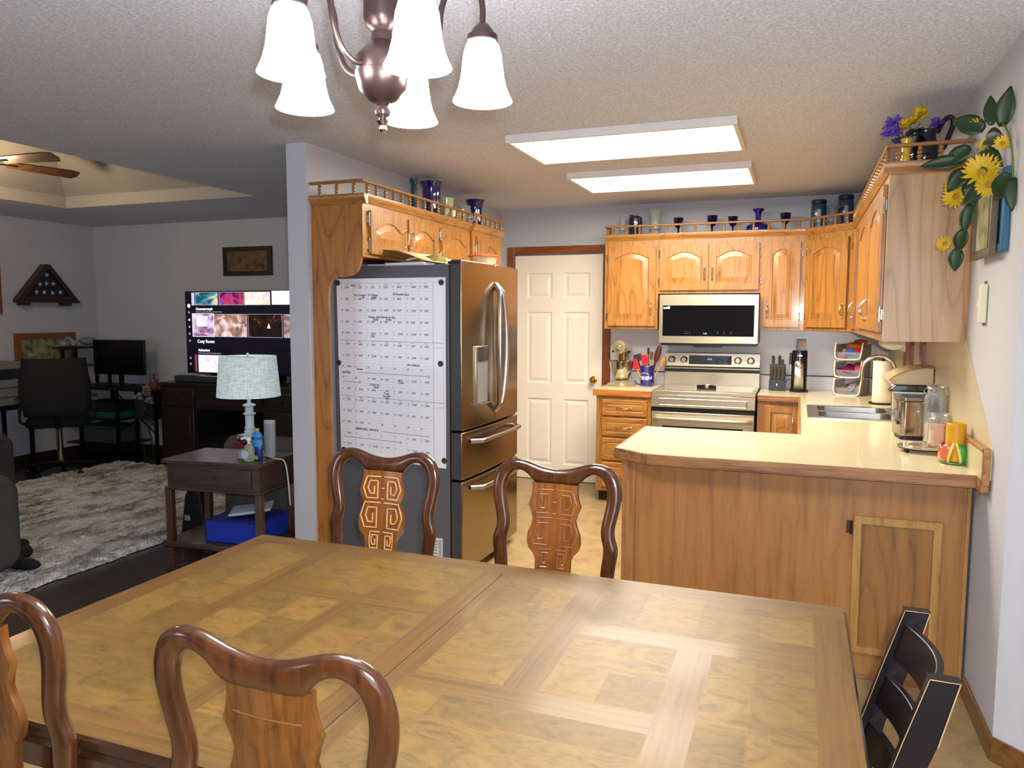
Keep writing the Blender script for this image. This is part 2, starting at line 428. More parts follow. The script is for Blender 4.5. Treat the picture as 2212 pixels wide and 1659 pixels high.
# added frames with glowing panes behind the camera, made up to carry the fills
for i, (a, b, c, d_) in enumerate(((-.1, 1.95, .3, 2.2), (-6.2, -4.6, .7, 2.0))):
    m = MB(); m.prism([(a-.08, c-.08), (b+.08, c-.08), (b+.08, d_+.08), (a-.08, d_+.08)], -2.599, -2.57, 'y', holes=[[(a, c), (b, c), (b, d_), (a, d_)]]); wn = struct(m, 'window_%d' % (i+2), TRIMX)
    MB().box(a, -2.598, c, b, -2.594, d_).build('pane', plain('added_glow_pane', '88929c', .2, emit='c8dcff', es=.8), wn)
# six panel door, casing, knob
dr = None
def panel_door(x0, x1, z0, z1, y):
    W = x1-x0; holes = []
    cols = [(x0+.115, x0+W/2-.055), (x0+W/2+.055, x1-.115)]
    rows = [(z1-.38, z1-.155), (z1-1.14, z1-.50), (z1-1.88, z1-1.28)]
    for c in cols:
        for r in rows: holes.append((c[0], r[0], c[1], r[1]))
    m = MB(); m.prism([(x0, z0), (x1, z0), (x1, z1), (x0, z1)], y, y+.012, 'y', holes=[[(a, b), (c, b), (c, d), (a, d)] for a, b, c, d in holes])
    m.box(x0, y+.012, z0, x1, y+.04, z1)
    for a, b, c, d in holes:
        f = lambda i, yy: [(a+i, yy, b+i), (c-i, yy, b+i), (c-i, yy, d-i), (a+i, yy, d-i)]
        for (i0, y0), (i1, y1) in (((0, y), (.012, y+.010)), ((.012, y+.010), (.022, y+.010)), ((.022, y+.010), (.045, y+.002))):
            m.strip(f(i0, y0), f(i1, y1), True)
        m.add(f(.045, y+.002), [(0, 1, 2, 3)])
    return m
M_DOOR = plain('door_paint', 'e2dacb', .42, var=.02)
dr = struct(panel_door(DX0, DX1, .008, 2.03, YB-.006), 'door_1', M_DOOR)
k = MB(R4(0, (-1.683, YB-.006, .935), rx=PI/2)); k.lathe([(.032, 0), (.032, .006), (.012, .012), (.011, .032), (.024, .040), (.028, .052), (.022, .064), (0, .068)], n=20)
k.build('door_knob', BRASS, dr)
m = MB(); m.box(DX0-.075, YB-.018, 0, DX0-.008, YB-.001, 2.11); m.box(DX1+.008, YB-.018, 0, DX1+.075, YB-.001, 2.11)
struct(m, 'trim_1', TRIM, bevel=.004)
struct(MB().box(DX0-.008, YB-.018, 2.04, DX1+.008, YB-.001, 2.11), 'trim_2', TRIMX, bevel=.004)
m = MB()
for k in range(3): m.cyl((DX0-.006, YB-.014, (.25, 1.05, 1.8)[k]), (DX0-.006, YB-.014, (.25, 1.05, 1.8)[k]+.09), .007)
m.build('hinge', BRASS, dr)
# baseboards
struct(MB().box(XR-.012, 2.87, 0, XR-.001, 3.32, .085), 'baseboard_right', BASEW, bevel=.003)
m = MB(); d = .7071; m.M = R4(-PI/4, (XR, 2.87, 0)); m.box(.0, -.013, 0, 2.2, -.001, .085)
struct(m, 'baseboard_right', wood('baseboard_wood_x', '3d2510', '6b461f', '7d5528', 'x', cath=.2), bevel=.003)
struct(MB().box(LRX, LRY-.014, 0, XL-.13, LRY-.001, .1), 'baseboard_back', plain('dark_baseboard', '2b1d16', .5))
struct(MB().box(LRX+.001, -2, 0, LRX+.014, LRY-.014, .1), 'baseboard_left', plain('dark_baseboard', '2b1d16', .5))

# backsplash: laminate on the right wall with its slanted edge, and on the back wall
m = MB(); m.prism([(3.10, 1.03), (3.10, .914), (4.70, .914), (4.70, 1.01), (5.49, 1.01), (5.49, .914), (YB-.001, .914), (YB-.001, 1.40), (5.49, 1.40), (4.70, 1.40), (3.66, 1.40)], XR-.006, XR-.0005, 'x')
struct(m, 'trim_3', M_LAM)
m = MB(); m.box(-1.535, YB-.006, .914, XR-.007, YB-.0005, 1.42)
struct(m, 'trim_4', M_LAMB)
m = MB()
m.box(-1.53, YB-.026, .915, -1.06, YB-.0065, 1.018); m.box(-.28, YB-.026, .915, XR-.03, YB-.0065, 1.018)
bs = struct(m, 'trim_5', M_LAMB)
m = MB(); m.box(-1.53, YB-.028, 1.018, -1.06, YB-.0065, 1.026); m.box(-.28, YB-.028, 1.018, XR-.03, YB-.0065, 1.026)
m.build('cap_strip', plain('dark_cap', '3a2c22', .5), bs)

# ------------------------------------------------------------------ cabinet parts
def pull(parent, M, vertical=True, L=.095, mat=None):
    m = MB(M); pts = []
    for i in range(13):
        t = i/12; a = (t-.5)*L; h = .024*math.sin(PI*t)**.6
        pts.append((0, -h-.001, a) if vertical else (a, -h-.001, .004*math.cos(PI*2*t)))
    m.tube(pts, [.0065 if i in (0, 12) else .0042+.0018*math.sin(PI*i/12) for i in range(13)], 8)
    for e in (-1, 1):
        p = (0, 0, e*L/2) if vertical else (e*L/2, 0, 0)
        m.ell((p[0], -.003, p[2]), (.008, .005, .011) if vertical else (.011, .005, .008), 10, 6)
    return m.build('handle', mat or HANDLE, parent)
def arch_loop(x0, x1, z0, z1, rise, ins=0, n=12):
    """rectangle with a cathedral top; ins = inset"""
    a, b, c = x0+ins, x1-ins, z0+ins
    pts = [(a, c), (b, c)]
    for i in range(n+1):
        t = i/n; x = b+(a-b)*t; s = (x-(x0+x1)/2)/((x1-x0)/2)
        if rise > 0:
            h = max(0, 1-(abs(s)/.86)**2.0); zz = z1-rise+rise*h
            zz = zz if abs(s) < .86 else z1-rise
        else: zz = z1
        pts.append((x, zz-ins))
    return pts
def cab_door(parent, M, w, h, arch=.05, pullpos=None, hinge=None, stile=.055, slab=None, name='door', mats=None):
    """local frame: x right, z up, front face looks towards -y; origin lower left"""
    th = .019; m = MB(M)
    top = h-stile; rise = arch if arch and w > .2 else (arch*.6 if arch else 0)
    hole = arch_loop(stile, w-stile, stile, top, rise)
    m.prism([(0, 0), (w, 0), (w, h), (0, h)], -th, -th+.008, 'y', holes=[hole])
    m.box(0, -th+.008, 0, w, 0, h)
    L = lambda ins, y: [(p[0], y, p[1]) for p in arch_loop(stile, w-stile, stile, top, rise, ins)]
    sl = min(.035, (w-2*stile)*.22)
    for (i0, y0), (i1, y1) in (((0, -th), (.004, -th+.007)), ((.004, -th+.007), (.010, -th+.007)), ((.010, -th+.007), (.010+sl, -th+.0005))):
        m.strip(L(i0, y0), L(i1, y1), True)
    dm, pm = mats or (OAK, OAKD)
    d = m.build(name, dm, parent, bevel=.0025, ang=.4)
    p = MB(M); lp = arch_loop(stile, w-stile, stile, top, rise, .010+sl-.001)
    p.prism(lp, -th+.0002, -th+.003, 'y'); p.build('raised_panel', pm, d, bevel=0)
    if pullpos: pull(d, M @ Matrix.Translation((pullpos[0], -th, pullpos[1])), pullpos[2] if len(pullpos) > 2 else True)
    if hinge is not None:
        for zz in (h*.12, h*.86) if h > .4 else (h*.2, h*.8):
            x = -.006 if hinge == 'l' else w+.006
            q = MB(M); q.cyl((x, -.010, zz-.028), (x, -.010, zz+.028), .0055, n=8); q.box(x-.010, -.006, zz-.022, x+.010, -.001, zz+.022)
            q.ell((x, -.010, zz+.032), .005, 8, 6); q.ell((x, -.010, zz-.032), .005, 8, 6)
            q.build('hinge', CHROME, d)
    return d
def drawer_front(parent, M, w, h):
    th = .019; m = MB(M); e = .032
    m.box(0, -th+.006, 0, w, 0, h); f = lambda i, y: [(i, y, i), (w-i, y, i), (w-i, y, h-i), (i, y, h-i)]
    for (i0, y0), (i1, y1) in (((0, -th+.006), (.006, -th)), ((.006, -th), (e, -th)), ((e, -th), (e+.006, -th+.005)), ((e+.006, -th+.005), (e+.014, -th+.001))):
        m.strip(f(i0, y0), f(i1, y1), True)
    m.add(f(e+.014, -th+.001), [(0, 1, 2, 3)])
    d = m.build('drawer', OAKX, parent)
    pull(d, M @ Matrix.Translation((w/2, -th, h/2)), False, .11); return d
FACE_Y = lambda x, y, z: R4(0, (x, y, z))                  # faces -y
FACE_PX = lambda x, y, z: R4(PI/2, (x, y, z))              # faces +x, local x runs along +y
FACE_NX = lambda x, y, z: R4(-PI/2, (x, y, z))             # faces -x, local x runs along -y
def crown(M, L, z, mb):
    """small stepped crown moulding along local x, projecting to -y"""
    old = mb.M; mb.M = M
    pr = [(0, z-.034), (-.006, z-.034), (-.009, z-.022), (-.016, z-.015), (-.020, z-.006), (-.020, z+.008), (0, z+.008)]
    n = len(pr); mb.add([(0, a, b) for a, b in pr]+[(L, a, b) for a, b in pr], [(i, (i+1) % n, n+(i+1) % n, n+i) for i in range(n)]+[tuple(range(n)), tuple(reversed(range(n, 2*n)))])
    mb.M = old
SPINDLE = [(.0075, 0), (.0075, .006), (.0045, .010), (.0085, .017), (.0085, .022), (.004, .028), (.009, .034), (.009, .038), (.004, .045), (.0085, .052), (.0045, .058), (.0065, .064)]
ZT = 2.148
def gallery(label, runs):
    """runs: list of ((x0,y0),(x1,y1),n) polylines on cabinet tops"""
    x, y = runs[0][0]; t = thing('gallery_rail', label, 'gallery rail', (x, y, ZT))
    mr = MB(); mb_ = MB(); first = None
    for (x0, y0), (x1, y1), n in runs:
        for zz, hw, hh, mm in ((.073, .009, .008, mr), (.003, .010, .003, mb_)):
            L = math.hypot(x1-x0, y1-y0); M = R4(math.atan2(y1-y0, x1-x0), (x0, y0, ZT)); mm.M = M
            mm.box(-.006, -hw, zz-hh, L+.006, hw, zz+hh)
    mr.build('top_rail', RAILW, t, bevel=.004); mb_.build('base_strip', RAILW, t)
    for (x0, y0), (x1, y1), n in runs:
        for i in range(n):
            f = (i+.5)/n; px, py = x0+(x1-x0)*f, y0+(y1-y0)*f
            if first is None:
                first = MB().lathe([(r*1.3, z) for r, z in SPINDLE], n=10).build('spindle', BRW, t, W=False); s = first
            else:
                s = first.copy(); COL.objects.link(s); s.parent = t
            s.location = (px-x, py-y, .004)
BRW = plain('spindle_wood', '9a6f38', .3, coat=.3)

# --- left run above the refrigerator
t = thing('refrigerator_end_panel', 'tall oak end panel with curved cutout standing left of the refrigerator', 'cabinet panel', (-2.5, 3.62, 0))
c = [(-2.558, 0), (-2.455, 0), (-2.455, 1.60), (-2.45, 1.655), (-2.43, 1.69), (-2.40, 1.705), (-2.35, 1.708), (-2.30, 1.715), (-2.265, 1.74), (-2.248, 1.775), (-2.242, 1.808), (-2.23, 1.815), (-2.23, 2.10), (-2.558, 2.10)]
MB().prism(c, 3.611, 3.630, 'y').build('panel', wood('oak_end_panel', '6b3f12', '9c6220', 'ad7028', 'z', cath=.55, seed=21, scale=.8), t, bevel=.002)
m = MB(); crown(FACE_Y(-2.56, 3.611, 0), .356, 2.14, m); m.box(-2.558, 3.611, 2.10, -2.204, 3.63, ZT); m.build('crown_molding', OAKX, t)
t = thing('upper_cabinet', 'three-door oak cabinet above the refrigerator', 'cabinet', (-2.4, 4.3, 1.815))
MB().box(-2.558, 3.631, 1.815, -2.232, 5.045, 2.10).build('body', OAK, t)
m = MB(); m.box(-2.558, 3.631, 2.10, -2.23, 5.045, ZT); m.build('top', OAKY, t)
m = MB(); crown(FACE_PX(-2.23, 3.612, 0), 1.434, 2.14, m); m.build('crown_molding', OAKY, t)
for a, b, hg, pp in ((3.675, 4.085, 'l', .385), (4.11, 4.50, 'r', .025), (4.565, 5.005, 'l', None)):
    cab_door(t, FACE_PX(-2.232, a, 1.835), b-a, .235, .045, (pp, .115) if pp else None, hg, .05)
t = thing('upper_cabinet', 'narrow oak cabinet between refrigerator cabinet and kitchen door', 'cabinet', (-2.4, 5.3, 1.39))
MB().box(-2.558, 5.046, 1.39, -2.21, 5.62, 2.10).build('body', OAK, t)
m = MB(); m.box(-2.558, 5.046, 2.10, -2.208, 5.62, ZT); crown(FACE_PX(-2.208, 5.046, 0), .574, 2.14, m); crown(R4(PI, (-2.208, 5.62, 0)), .35, 2.14, m); m.build('crown_molding', OAKY, t)
cab_door(t, FACE_PX(-2.21, 5.10, 1.41), .46, .655, .05, (.43, .10), 'l', .055)
gallery('spindle gallery rail above the refrigerator cabinet', [((-2.55, 3.605), (-2.222, 3.605), 3), ((-2.222, 3.605), (-2.222, 5.05), 15), ((-2.20, 5.05), (-2.20, 5.62), 6)])

# --- back wall uppers
YF = 6.186
def back_cab(label, x0, x1, z0, doors, crown_on=True):
    t = thing('upper_cabinet', label, 'cabinet', ((x0+x1)/2, YF+.16, z0))
    MB().box(x0, YF, z0, x1, YB-.0065, 2.10).build('body', OAK, t)
    m = MB(); m.box(x0, YF-.001, 2.10, x1, YB-.0065, ZT); crown(FACE_Y(x0, YF, 0), x1-x0, 2.14, m); m.build('crown_molding', OAKX, t)
    for a, b, za, zb, ar, pp, hg in doors: cab_door(t, FACE_Y(a, YF, za), b-a, zb-za, ar, pp, hg)
    return t
back_cab('single-door oak cabinet above the stand mixer', -1.515, -1.075, 1.39, [(-1.484, -1.095, 1.415, 2.06, .04, (.352, .14), 'l')])
back_cab('double-door oak cabinet above the microwave', -1.0745, -.2905, 1.675, [(-1.062, -.684, 1.70, 2.06, .045, (.350, .13), 'l'), (-.680, -.304, 1.70, 2.06, .045, (.028, .13), 'r')])
back_cab('narrow oak cabinet right of the microwave', -.290, .029, 1.39, [(-.262, -.008, 1.415, 2.06, .035, (.026, .12), 'r')])
# corner cabinet with angled face and its right wing
t = thing('corner_cabinet', 'angled oak corner cabinet where back and right runs meet', 'cabinet', (.4, 6.3, 1.39))
o = [(.030, YB-.0065), (.030, YF), (.34, 5.88), (.34, 5.33), (XR-.0065, 5.33), (XR-.0065, YB-.0065)]
MB().prism(o, 1.39, 2.10).build('body', OAK, t)
m = MB(); m.prism(o, 2.10, ZT); A = math.atan2(5.88-YF, .31); Ld = math.hypot(.31, YF-5.88)
crown(R4(A, (.03, YF, 0)), Ld, 2.14, m); crown(FACE_NX(.34, 5.88, 0), .55, 2.14, m); m.build('crown_molding', OAKX, t)
cab_door(t, R4(A, (.03, YF, 0)) @ Matrix.Translation((.03, -.001, 1.415)), Ld-.065, .645, .04, (Ld-.065-.028, .12), 'l', .06)
cab_door(t, FACE_NX(.34, 5.86, 1.415), .44, .645, .04, (.40, .12), 'l', .06)
# right run near cabinet
t = thing('upper_cabinet', 'long two-door oak cabinet over the peninsula end', 'cabinet', (.5, 4.3, 1.39))
MB().box(.341, 3.690, 1.39, XR-.0065, 5.25, 2.10).build('body', OAK, t)
MB().box(.340, 3.671, 1.39, XR-.001, 3.6895, 2.10).build('end_panel', PLYG, t, label='greyish plywood end panel with oval grain')
MB().box(XR-.022, 3.662, 1.39, XR-.001, 3.6705, 2.10).build('scribe_strip', wood('scribe_wood', '6b4220', '9b6a38', 'b37f48', 'z'), t)
m = MB(); m.box(.340, 3.671, 2.10, XR-.001, 5.25, ZT); m.build('top', OAKX, t)
m = MB(); crown(FACE_Y(.314, 3.671, 0), .345, 2.14, m); m.build('crown_molding', wood('crown_oak_near', '7c4a24', 'a06a40', 'b07a50', 'x', cath=.1), t)
m = MB(); crown(FACE_NX(.34, 5.25, 0), 1.58, 2.14, m); m.build('crown_molding', OAKY, t)
cab_door(t, FACE_NX(.34, 4.40, 1.43), .68, .64, .05, (.05, .10), 'r', .07)
cab_door(t, FACE_NX(.34, 5.12, 1.43), .70, .64, .05, (.65, .10), 'l', .07)
gallery('spindle gallery rail above the back wall cabinets', [((-1.508, 6.45), (-1.508, YF-.008), 3), ((-1.508, YF-.008), (.032, YF-.008), 14), ((.032, YF-.008), (.332, 5.88), 4)])
gallery('spindle gallery rail above the right wall cabinets', [((.332, 5.88), (.332, 3.665), 26), ((.332, 3.665), (XR-.012, 3.665), 4)])

# --- base cabinets
t = thing('base_cabinet', 'oak drawer base cabinet between kitchen door and range', 'cabinet', (-1.27, 6.2, 0))
MB().box(-1.50, 5.90, .09, -1.062, YB-.01, .872).build('body', OAK, t); MB().box(-1.49, 5.96, 0, -1.062, YB-.02, .0895).build('toe_kick', plain('toe_kick', '2a1a10', .7), t)
for z0, z1 in ((.705, .835), (.54, .69), (.345, .525), (.125, .33)): drawer_front(t, FACE_Y(-1.455, 5.90, z0), .365, z1-z0)
t = thing('base_cabinet', 'oak base cabinet with one door right of the range', 'cabinet', (.2, 6.2, 0))
MB().prism([(-.272, 5.90), (.045, 5.90), (.045, 5.60), (XR-.01, 5.60), (XR-.01, YB-.01), (-.272, YB-.01)], .0, .872).build('body', OAK, t)
cab_door(t, FACE_Y(-.225, 5.90, .14), .245, .70, 0, (.205, .56), None, .05)
t = thing('base_cabinet', 'oak sink base cabinet under the sink', 'cabinet', (.35, 4.8, 0))
m = MB(); m.box(.045, 4.02, .09, .062, 5.599, .872); m.box(.062, 4.02, .09, XR-.01, 5.599, .11); m.box(.062, 5.58, .11, XR-.01, 5.599, .872); m.box(.062, 4.02, .11, XR-.01, 4.04, .872)
m.build('body', OAK, t)
for k in range(3): cab_door(t, FACE_NX(.045, 5.5-.5*k, .14), .46, .7, 0, (.42 if k % 2 == 0 else .04, .56), None, .05)
t = thing('peninsula_cabinet', 'plywood-faced peninsula base under the pale worktop', 'cabinet', (0, 3.65, 0))
m = MB(); m.box(-.665, 3.345, 0, XR-.012, 3.36, .868); m.box(-.70, 3.36, 0, -.665, 3.96, .868); m.box(-.665, 3.94, .09, .045, 3.96, .868); m.box(-.665, 3.36, .09, XR-.012, 3.94, .11)
m.build('body', PLY, t)
MB().box(-.725, 3.333, 0, -.665, 3.359, .868).build('corner_post', wood('post_oak', '6d4420', '96653a', 'a67547', 'z', cath=.1, seed=30), t, bevel=.003)
MB().box(.635, 3.335, .03, XR-.012, 3.3445, .868).build('edge_strip', wood('strip_oak', '7a5224', '9c7138', 'a97f45', 'z', cath=.1, seed=31), t)
MB().box(-.66, 3.338, 0, .634, 3.3445, .02).build('base_strip', EDGE, t)
fw = wood('peninsula_door_frame', '7a5224', 'a3783c', 'b3884a', 'z', cath=.1, seed=33)
x0, x1, z0, z1 = .235, .555, .115, .69
m = MB(); m.prism([(x0, z0), (x1, z0), (x1, z1), (x0, z1)], 3.326, 3.3445, 'y', holes=[[(x0+.032, z0+.032), (x1-.032, z0+.032), (x1-.032, z1-.032), (x0+.032, z1-.032)]])
d = m.build('door', fw, t, bevel=.004, label='small framed oak door in the peninsula')
MB().box(x0+.03, 3.336, z0+.03, x1-.03, 3.3444, z1-.03).build('inset_panel', wood('inset_plywood', '64401c', '865826', '946430', 'z', cath=.4, seed=70, scale=.8), d)
m = MB(); m.box(x0-.026, 3.333, z1-.075, x0-.012, 3.3445, z1-.025); m.cyl((x0-.008, 3.331, z1-.078), (x0-.008, 3.331, z1-.022), .005, n=8); m.build('hinge', plain('old_bronze', '4a4238', .4, .9), d)

# --- worktops
TOPC = plain('cream_laminate', 'd5c9a4', .26, coat=.25, bump=.02, bscale=60, var=.02)
ZW = .914
def bowl_hole(x0, y0, x1, y1, r=.05, n=5):
    pts = []
    for cx, cy, a0 in ((x1-r, y0+r, -90), (x1-r, y1-r, 0), (x0+r, y1-r, 90), (x0+r, y0+r, 180)):
        for i in range(n+1):
            a = math.radians(a0+90*i/n); pts.append((cx+r*math.cos(a), cy+r*math.sin(a)))
    return pts
t = thing('worktop', 'pale worktop running from range past the sink to the peninsula', 'worktop', (.3, 4.5, .872))
P = [(-.272, YB-.0065), (-.272, 5.895), (.027, 5.865), (.027, 3.994), (-.742, 3.994), (-.742, 3.297), (-.590, 3.199), (XR-.007, 3.199), (XR-.007, YB-.0065)]
MB().prism(P, .874, ZW, holes=[bowl_hole(.075, 4.675, .565, 5.305)]).build('laminate', TOPC, t, smooth=False)
def edging(pts, mat, name='oak_edge'):
    m = MB()
    for (xa, ya), (xb, yb) in zip(pts, pts[1:]):
        L = math.hypot(xb-xa, yb-ya); m.M = R4(math.atan2(yb-ya, xb-xa), (xa, ya, 0))
        m.box(-.001, -.012, .866, L+.001, -.0005, ZW-.001); m.box(0, -.016, .872, L, -.012, .895)
    m.build(name, mat, t, bevel=.002)
edging([(-.272, 5.895), (.027, 5.865)], EDGE); edging([(.027, 5.865), (.027, 3.994), (-.742, 3.994)][:2], EDGEY)
edging([(-.742, 3.994), (-.742, 3.297), (-.590, 3.199), (XR-.007, 3.199)], EDGE)
MB().box(XR-.03, 3.10, .866, XR-.0065, 3.199, ZW).build('end_block', EDGE, t)
m = MB(); m.box(XR-.027, 3.11, ZW, XR-.0065, 4.68, 1.012); m.box(XR-.027, 5.49, ZW, XR-.0065, YB-.03, 1.012); m.box(XR-.027, 4.68, ZW, XR-.0065, 5.49, 1.0)
m.build('backsplash', M_LAM, t)
m = MB(); m.box(XR-.030, 3.095, 1.012, XR-.0065, 6.48, 1.028); m.box(XR-.030, 3.09, .895, XR-.0065, 3.11, 1.028)
m.build('oak_cap', EDGEY, t, bevel=.002)
t = thing('worktop', 'small pale worktop under the mixer and utensil crock', 'worktop', (-1.3, 6.2, .872))
MB().box(-1.512, 5.89, .874, -1.062, YB-.0065, ZW).build('laminate', TOPC, t, smooth=False)
m = MB(); m.box(-1.527, 5.876, .862, -1.062, 5.889, ZW-.001); m.box(-1.527, 5.889, .862, -1.513, YB-.02, ZW-.001); m.build('oak_edge', wood('edge_oak_orange', '8a4e1c', 'a8672a', 'b97835', 'x', cath=.1), t, bevel=.003)

# sink and tap
t = thing('kitchen_sink', 'stainless double-bowl sink set in the right worktop', 'sink', (.32, 4.99, .90))
SS = plain('sink_steel', 'a8a6a2', .28, 1)
b1 = bowl_hole(.125, 5.00, .515, 5.275, .05); b2 = bowl_hole(.125, 4.70, .515, 4.975, .05)
MB().prism(bowl_hole(.062, 4.662, .578, 5.318, .02), ZW+.0005, ZW+.006, holes=[b1, b2]).build('rim', SS, t, bevel=.002)
for bb in (b1, b2):
    cx = sum(p[0] for p in bb)/len(bb); cy = sum(p[1] for p in bb)/len(bb); m = MB()
    f = lambda s, z: [((p[0]-cx)*s+cx, (p[1]-cy)*s+cy, z) for p in bb]
    m.strip(f(1, ZW+.004), f(.97, .80), True); m.strip(f(.97, .80), f(.88, .755), True); m.strip(f(.88, .755), f(.12, .75), True)
    m.add(f(.12, .75), [tuple(range(len(bb)))]); o = m.build('bowl', SS, t)
    MB().lathe([(.042, .7515), (.042, .754), (.03, .754), (.028, .7525)], (cx, cy, 0), 20).build('drain', CHROME, o)
t = thing('tap', 'tall chrome gooseneck tap behind the sink', 'tap', (.545, 5.0, ZW+.006))
MB().lathe([(.028, 0), (.028, .008), (.018, .016), (.017, .09), (.014, .10)], (.545, 5.0, ZW+.0065), 20).build('base', CHROME, t)
pts = [(.545, 5.0, 1.0), (.545, 5.0, 1.17)]+[(.453+.092*math.cos(a), 5.0, 1.17+.092*math.sin(a)) for a in [PI*k/14 for k in range(15)]]+[(.361, 5.0, 1.135)]
MB().tube(pts, .0095, 12).build('spout', plain('warm_nickel', 'cfc6a8', .18, 1), t)
MB().cyl((.361, 5.0, 1.115), (.361, 5.0, 1.14), .0125, n=14).build('spray_head', CHROME, t)
MB().tube([(.545, 4.985, .96), (.54, 4.93, .985), (.53, 4.90, 1.02)], [.008, .006, .006]).build('lever', CHROME, t)

# ------------------------------------------------------------------ ceiling panel lights and chandelier
M_PANEL = plain('light_diffuser', 'ffffff', .5, emit='fff4e4', es=2.6)
for i, (y0, y1) in enumerate(((3.80, 4.42), (4.92, 5.56))):
    t = thing('ceiling_light', ('flat rectangular ceiling light nearer the dining table', 'flat rectangular ceiling light farther back over the kitchen')[i], 'ceiling light', (-.885, (y0+y1)/2, 2.365), group='kitchen ceiling panel lights')
    x0, x1 = -1.475, -.305; m = MB(); m.prism([(x0, y0), (x1, y0), (x1, y1), (x0, y1)], 2.398, ZC-.001, holes=[[(x0+.02, y0+.02), (x1-.02, y0+.02), (x1-.02, y1-.02), (x0+.02, y1-.02)]])
    m.build('frame', plain('light_frame', 'd8d2d0', .5), t, smooth=False)
    MB().box(x0+.0205, y0+.0205, 2.401, x1-.0205, y1-.0205, 2.41).build('diffuser', M_PANEL, t)
CX, CY, RZ = -.882, 1.52, 1.98
BRONZE = plain('chandelier_bronze', '4a3a37', .32, .7)
t = thing('chandelier', 'five-arm bronze chandelier with glowing bell shades over the dining table', 'chandelier', (CX, CY, RZ))
m = MB(); m.lathe([(.006, -.01), (.009, -.006), (.005, 0), (.016, .008), (.018, .016), (.010, .026), (.016, .034), (.030, .038), (.052, .062), (.060, .092), (.060, .098), (.056, .10), (.058, .128), (.054, .135), (.040, .150), (.024, .165), (.022, .185), (.034, .195), (.040, .215), (.040, .36), (.030, .385), (.014, .395), (.010, .42), (.010, ZC-RZ-.03)], (CX, CY, RZ-.045), 28)
m.build('column', BRONZE, t)
MB().lathe([(.065, ZC-.001), (.06, ZC-.015), (.03, ZC-.03), (.012, ZC-.04)], (CX, CY, 0), 28).build('ceiling_canopy', BRONZE, t)
MB().lathe([(.004, -.018), (.009, -.012), (.007, -.004), (.014, .006), (.006, .016)], (CX, CY, RZ-.057), 16).build('finial', CHROME, t)
def shade_mat():
    tt = NT('frosted_shade'); v = tt.coords(); sp = tt.n('ShaderNodeSeparateXYZ'); tt.l(v, sp.inputs[0])
    tt.b.inputs['Base Color'].default_value = lin('f1efd8'); tt.b.inputs['Roughness'].default_value = .35
    mr = tt.n('ShaderNodeMapRange'); mr.inputs['From Min'].default_value = .135; mr.inputs['From Max'].default_value = .03; mr.inputs['To Min'].default_value = .9; mr.inputs['To Max'].default_value = 36
    tt.l(sp.outputs[2], mr.inputs[0]); tt.l(mr.outputs[0], tt.b.inputs['Emission Strength'])
    tt.l(tt.ramp(mr.outputs[0], [(.1, 'f2eebb'), (.9, 'f6f7ff')]), tt.b.inputs['Emission Color'])
    return tt.m
M_SHADE = shade_mat()
for k in range(5):
    a = math.radians(-42+72*k); dx, dy = math.cos(a), math.sin(a); r = .223
    prof = [(.050, RZ+.065), (.075, RZ+.062), (.105, RZ+.085), (.125, RZ+.14), (.132, RZ+.20), (.155, RZ+.255), (.185, RZ+.272), (.212, RZ+.255), (.223, RZ+.21), (.223, RZ+.168)]
    pts = catmull([(CX+dx*q, CY+dy*q, z) for q, z in prof], 4)
    arm = MB().tube(pts, .0068, 10).build('arm', BRONZE, t)
    sx, sy = CX+dx*r, CY+dy*r
    MB().lathe([(.004, .176), (.014, .170), (.024, .158), (.028, .148), (.034, .146), (.035, .134), (.030, .132)], (sx, sy, RZ), 24).build('socket_cap', BRONZE, arm)
    s = MB(R4(0, (0, 0, 0))); pr = [(.029, .136), (.037, .125), (.043, .105), (.046, .080), (.049, .055), (.055, .030), (.062, .014), (.0675, .002)]
    s.lathe(pr+[(b-.003, c+.001) for b, c in reversed(pr)], (0, 0, 0), 32, cap=False)
    o = s.build('lamp_shade', M_SHADE, t, W=False); o.location = (sx-CX, sy-CY, 0)
    light('chandelier_bulb', 'POINT', (sx, sy, RZ+.035), P_BULB, (1.0, .95, .88), .028)

# ------------------------------------------------------------------ dining table
TBX, TBY, TBZ = -.7775, 1.50, .755
def burl():
    tt = NT('burl_veneer'); v = tt.coords((1, 1, 1)); 
    n1 = tt.n('ShaderNodeTexNoise'); n1.inputs['Scale'].default_value = 11; n1.inputs['Detail'].default_value = 7; n1.inputs['Distortion'].default_value = 2.6; n1.inputs['Roughness'].default_value = .68
    tt.l(tt.coords((.8, 1.5, 1)), n1.inputs['Vector'])
    c = tt.ramp(n1.outputs[0], [(.27, '392c19'), (.38, '5e471d'), (.52, '715524'), (.75, '7d5f2b')])
    fl_ = tt.n('ShaderNodeVectorMath', operation='SNAP'); fl_.inputs[1].default_value = (.143, .143, 10)
    tt.l(v, fl_.inputs[0]); wn_ = tt.n('ShaderNodeTexWhiteNoise'); tt.l(fl_.outputs[0], wn_.inputs['Vector'])
    cell = tt.ramp(wn_.outputs['Value'], [(0, 'a8a294'), (1, 'ffffff')])
    tt.l(tt.mix(.55, c, cell, 'MULTIPLY'), tt.b.inputs['Base Color']); tt.b.inputs['Roughness'].default_value = .46; tt.b.inputs['Specular IOR Level'].default_value = .42
    tt.b.inputs['Coat Weight'].default_value = .10; tt.b.inputs['Coat Roughness'].default_value = .34; tt.bump(n1.outputs[0], .03, .002); return tt.m
M_BURL = burl()
M_STX = wood('table_strip_x', '46300f', '5d411a', '694d20', 'x', rough=.44, coat=.08, cath=.15, seed=41, stretch=26)
M_STY = wood('table_strip_y', '432e13', '5a3d18', '65481d', 'y', rough=.44, coat=.08, cath=.15, seed=42, stretch=26)
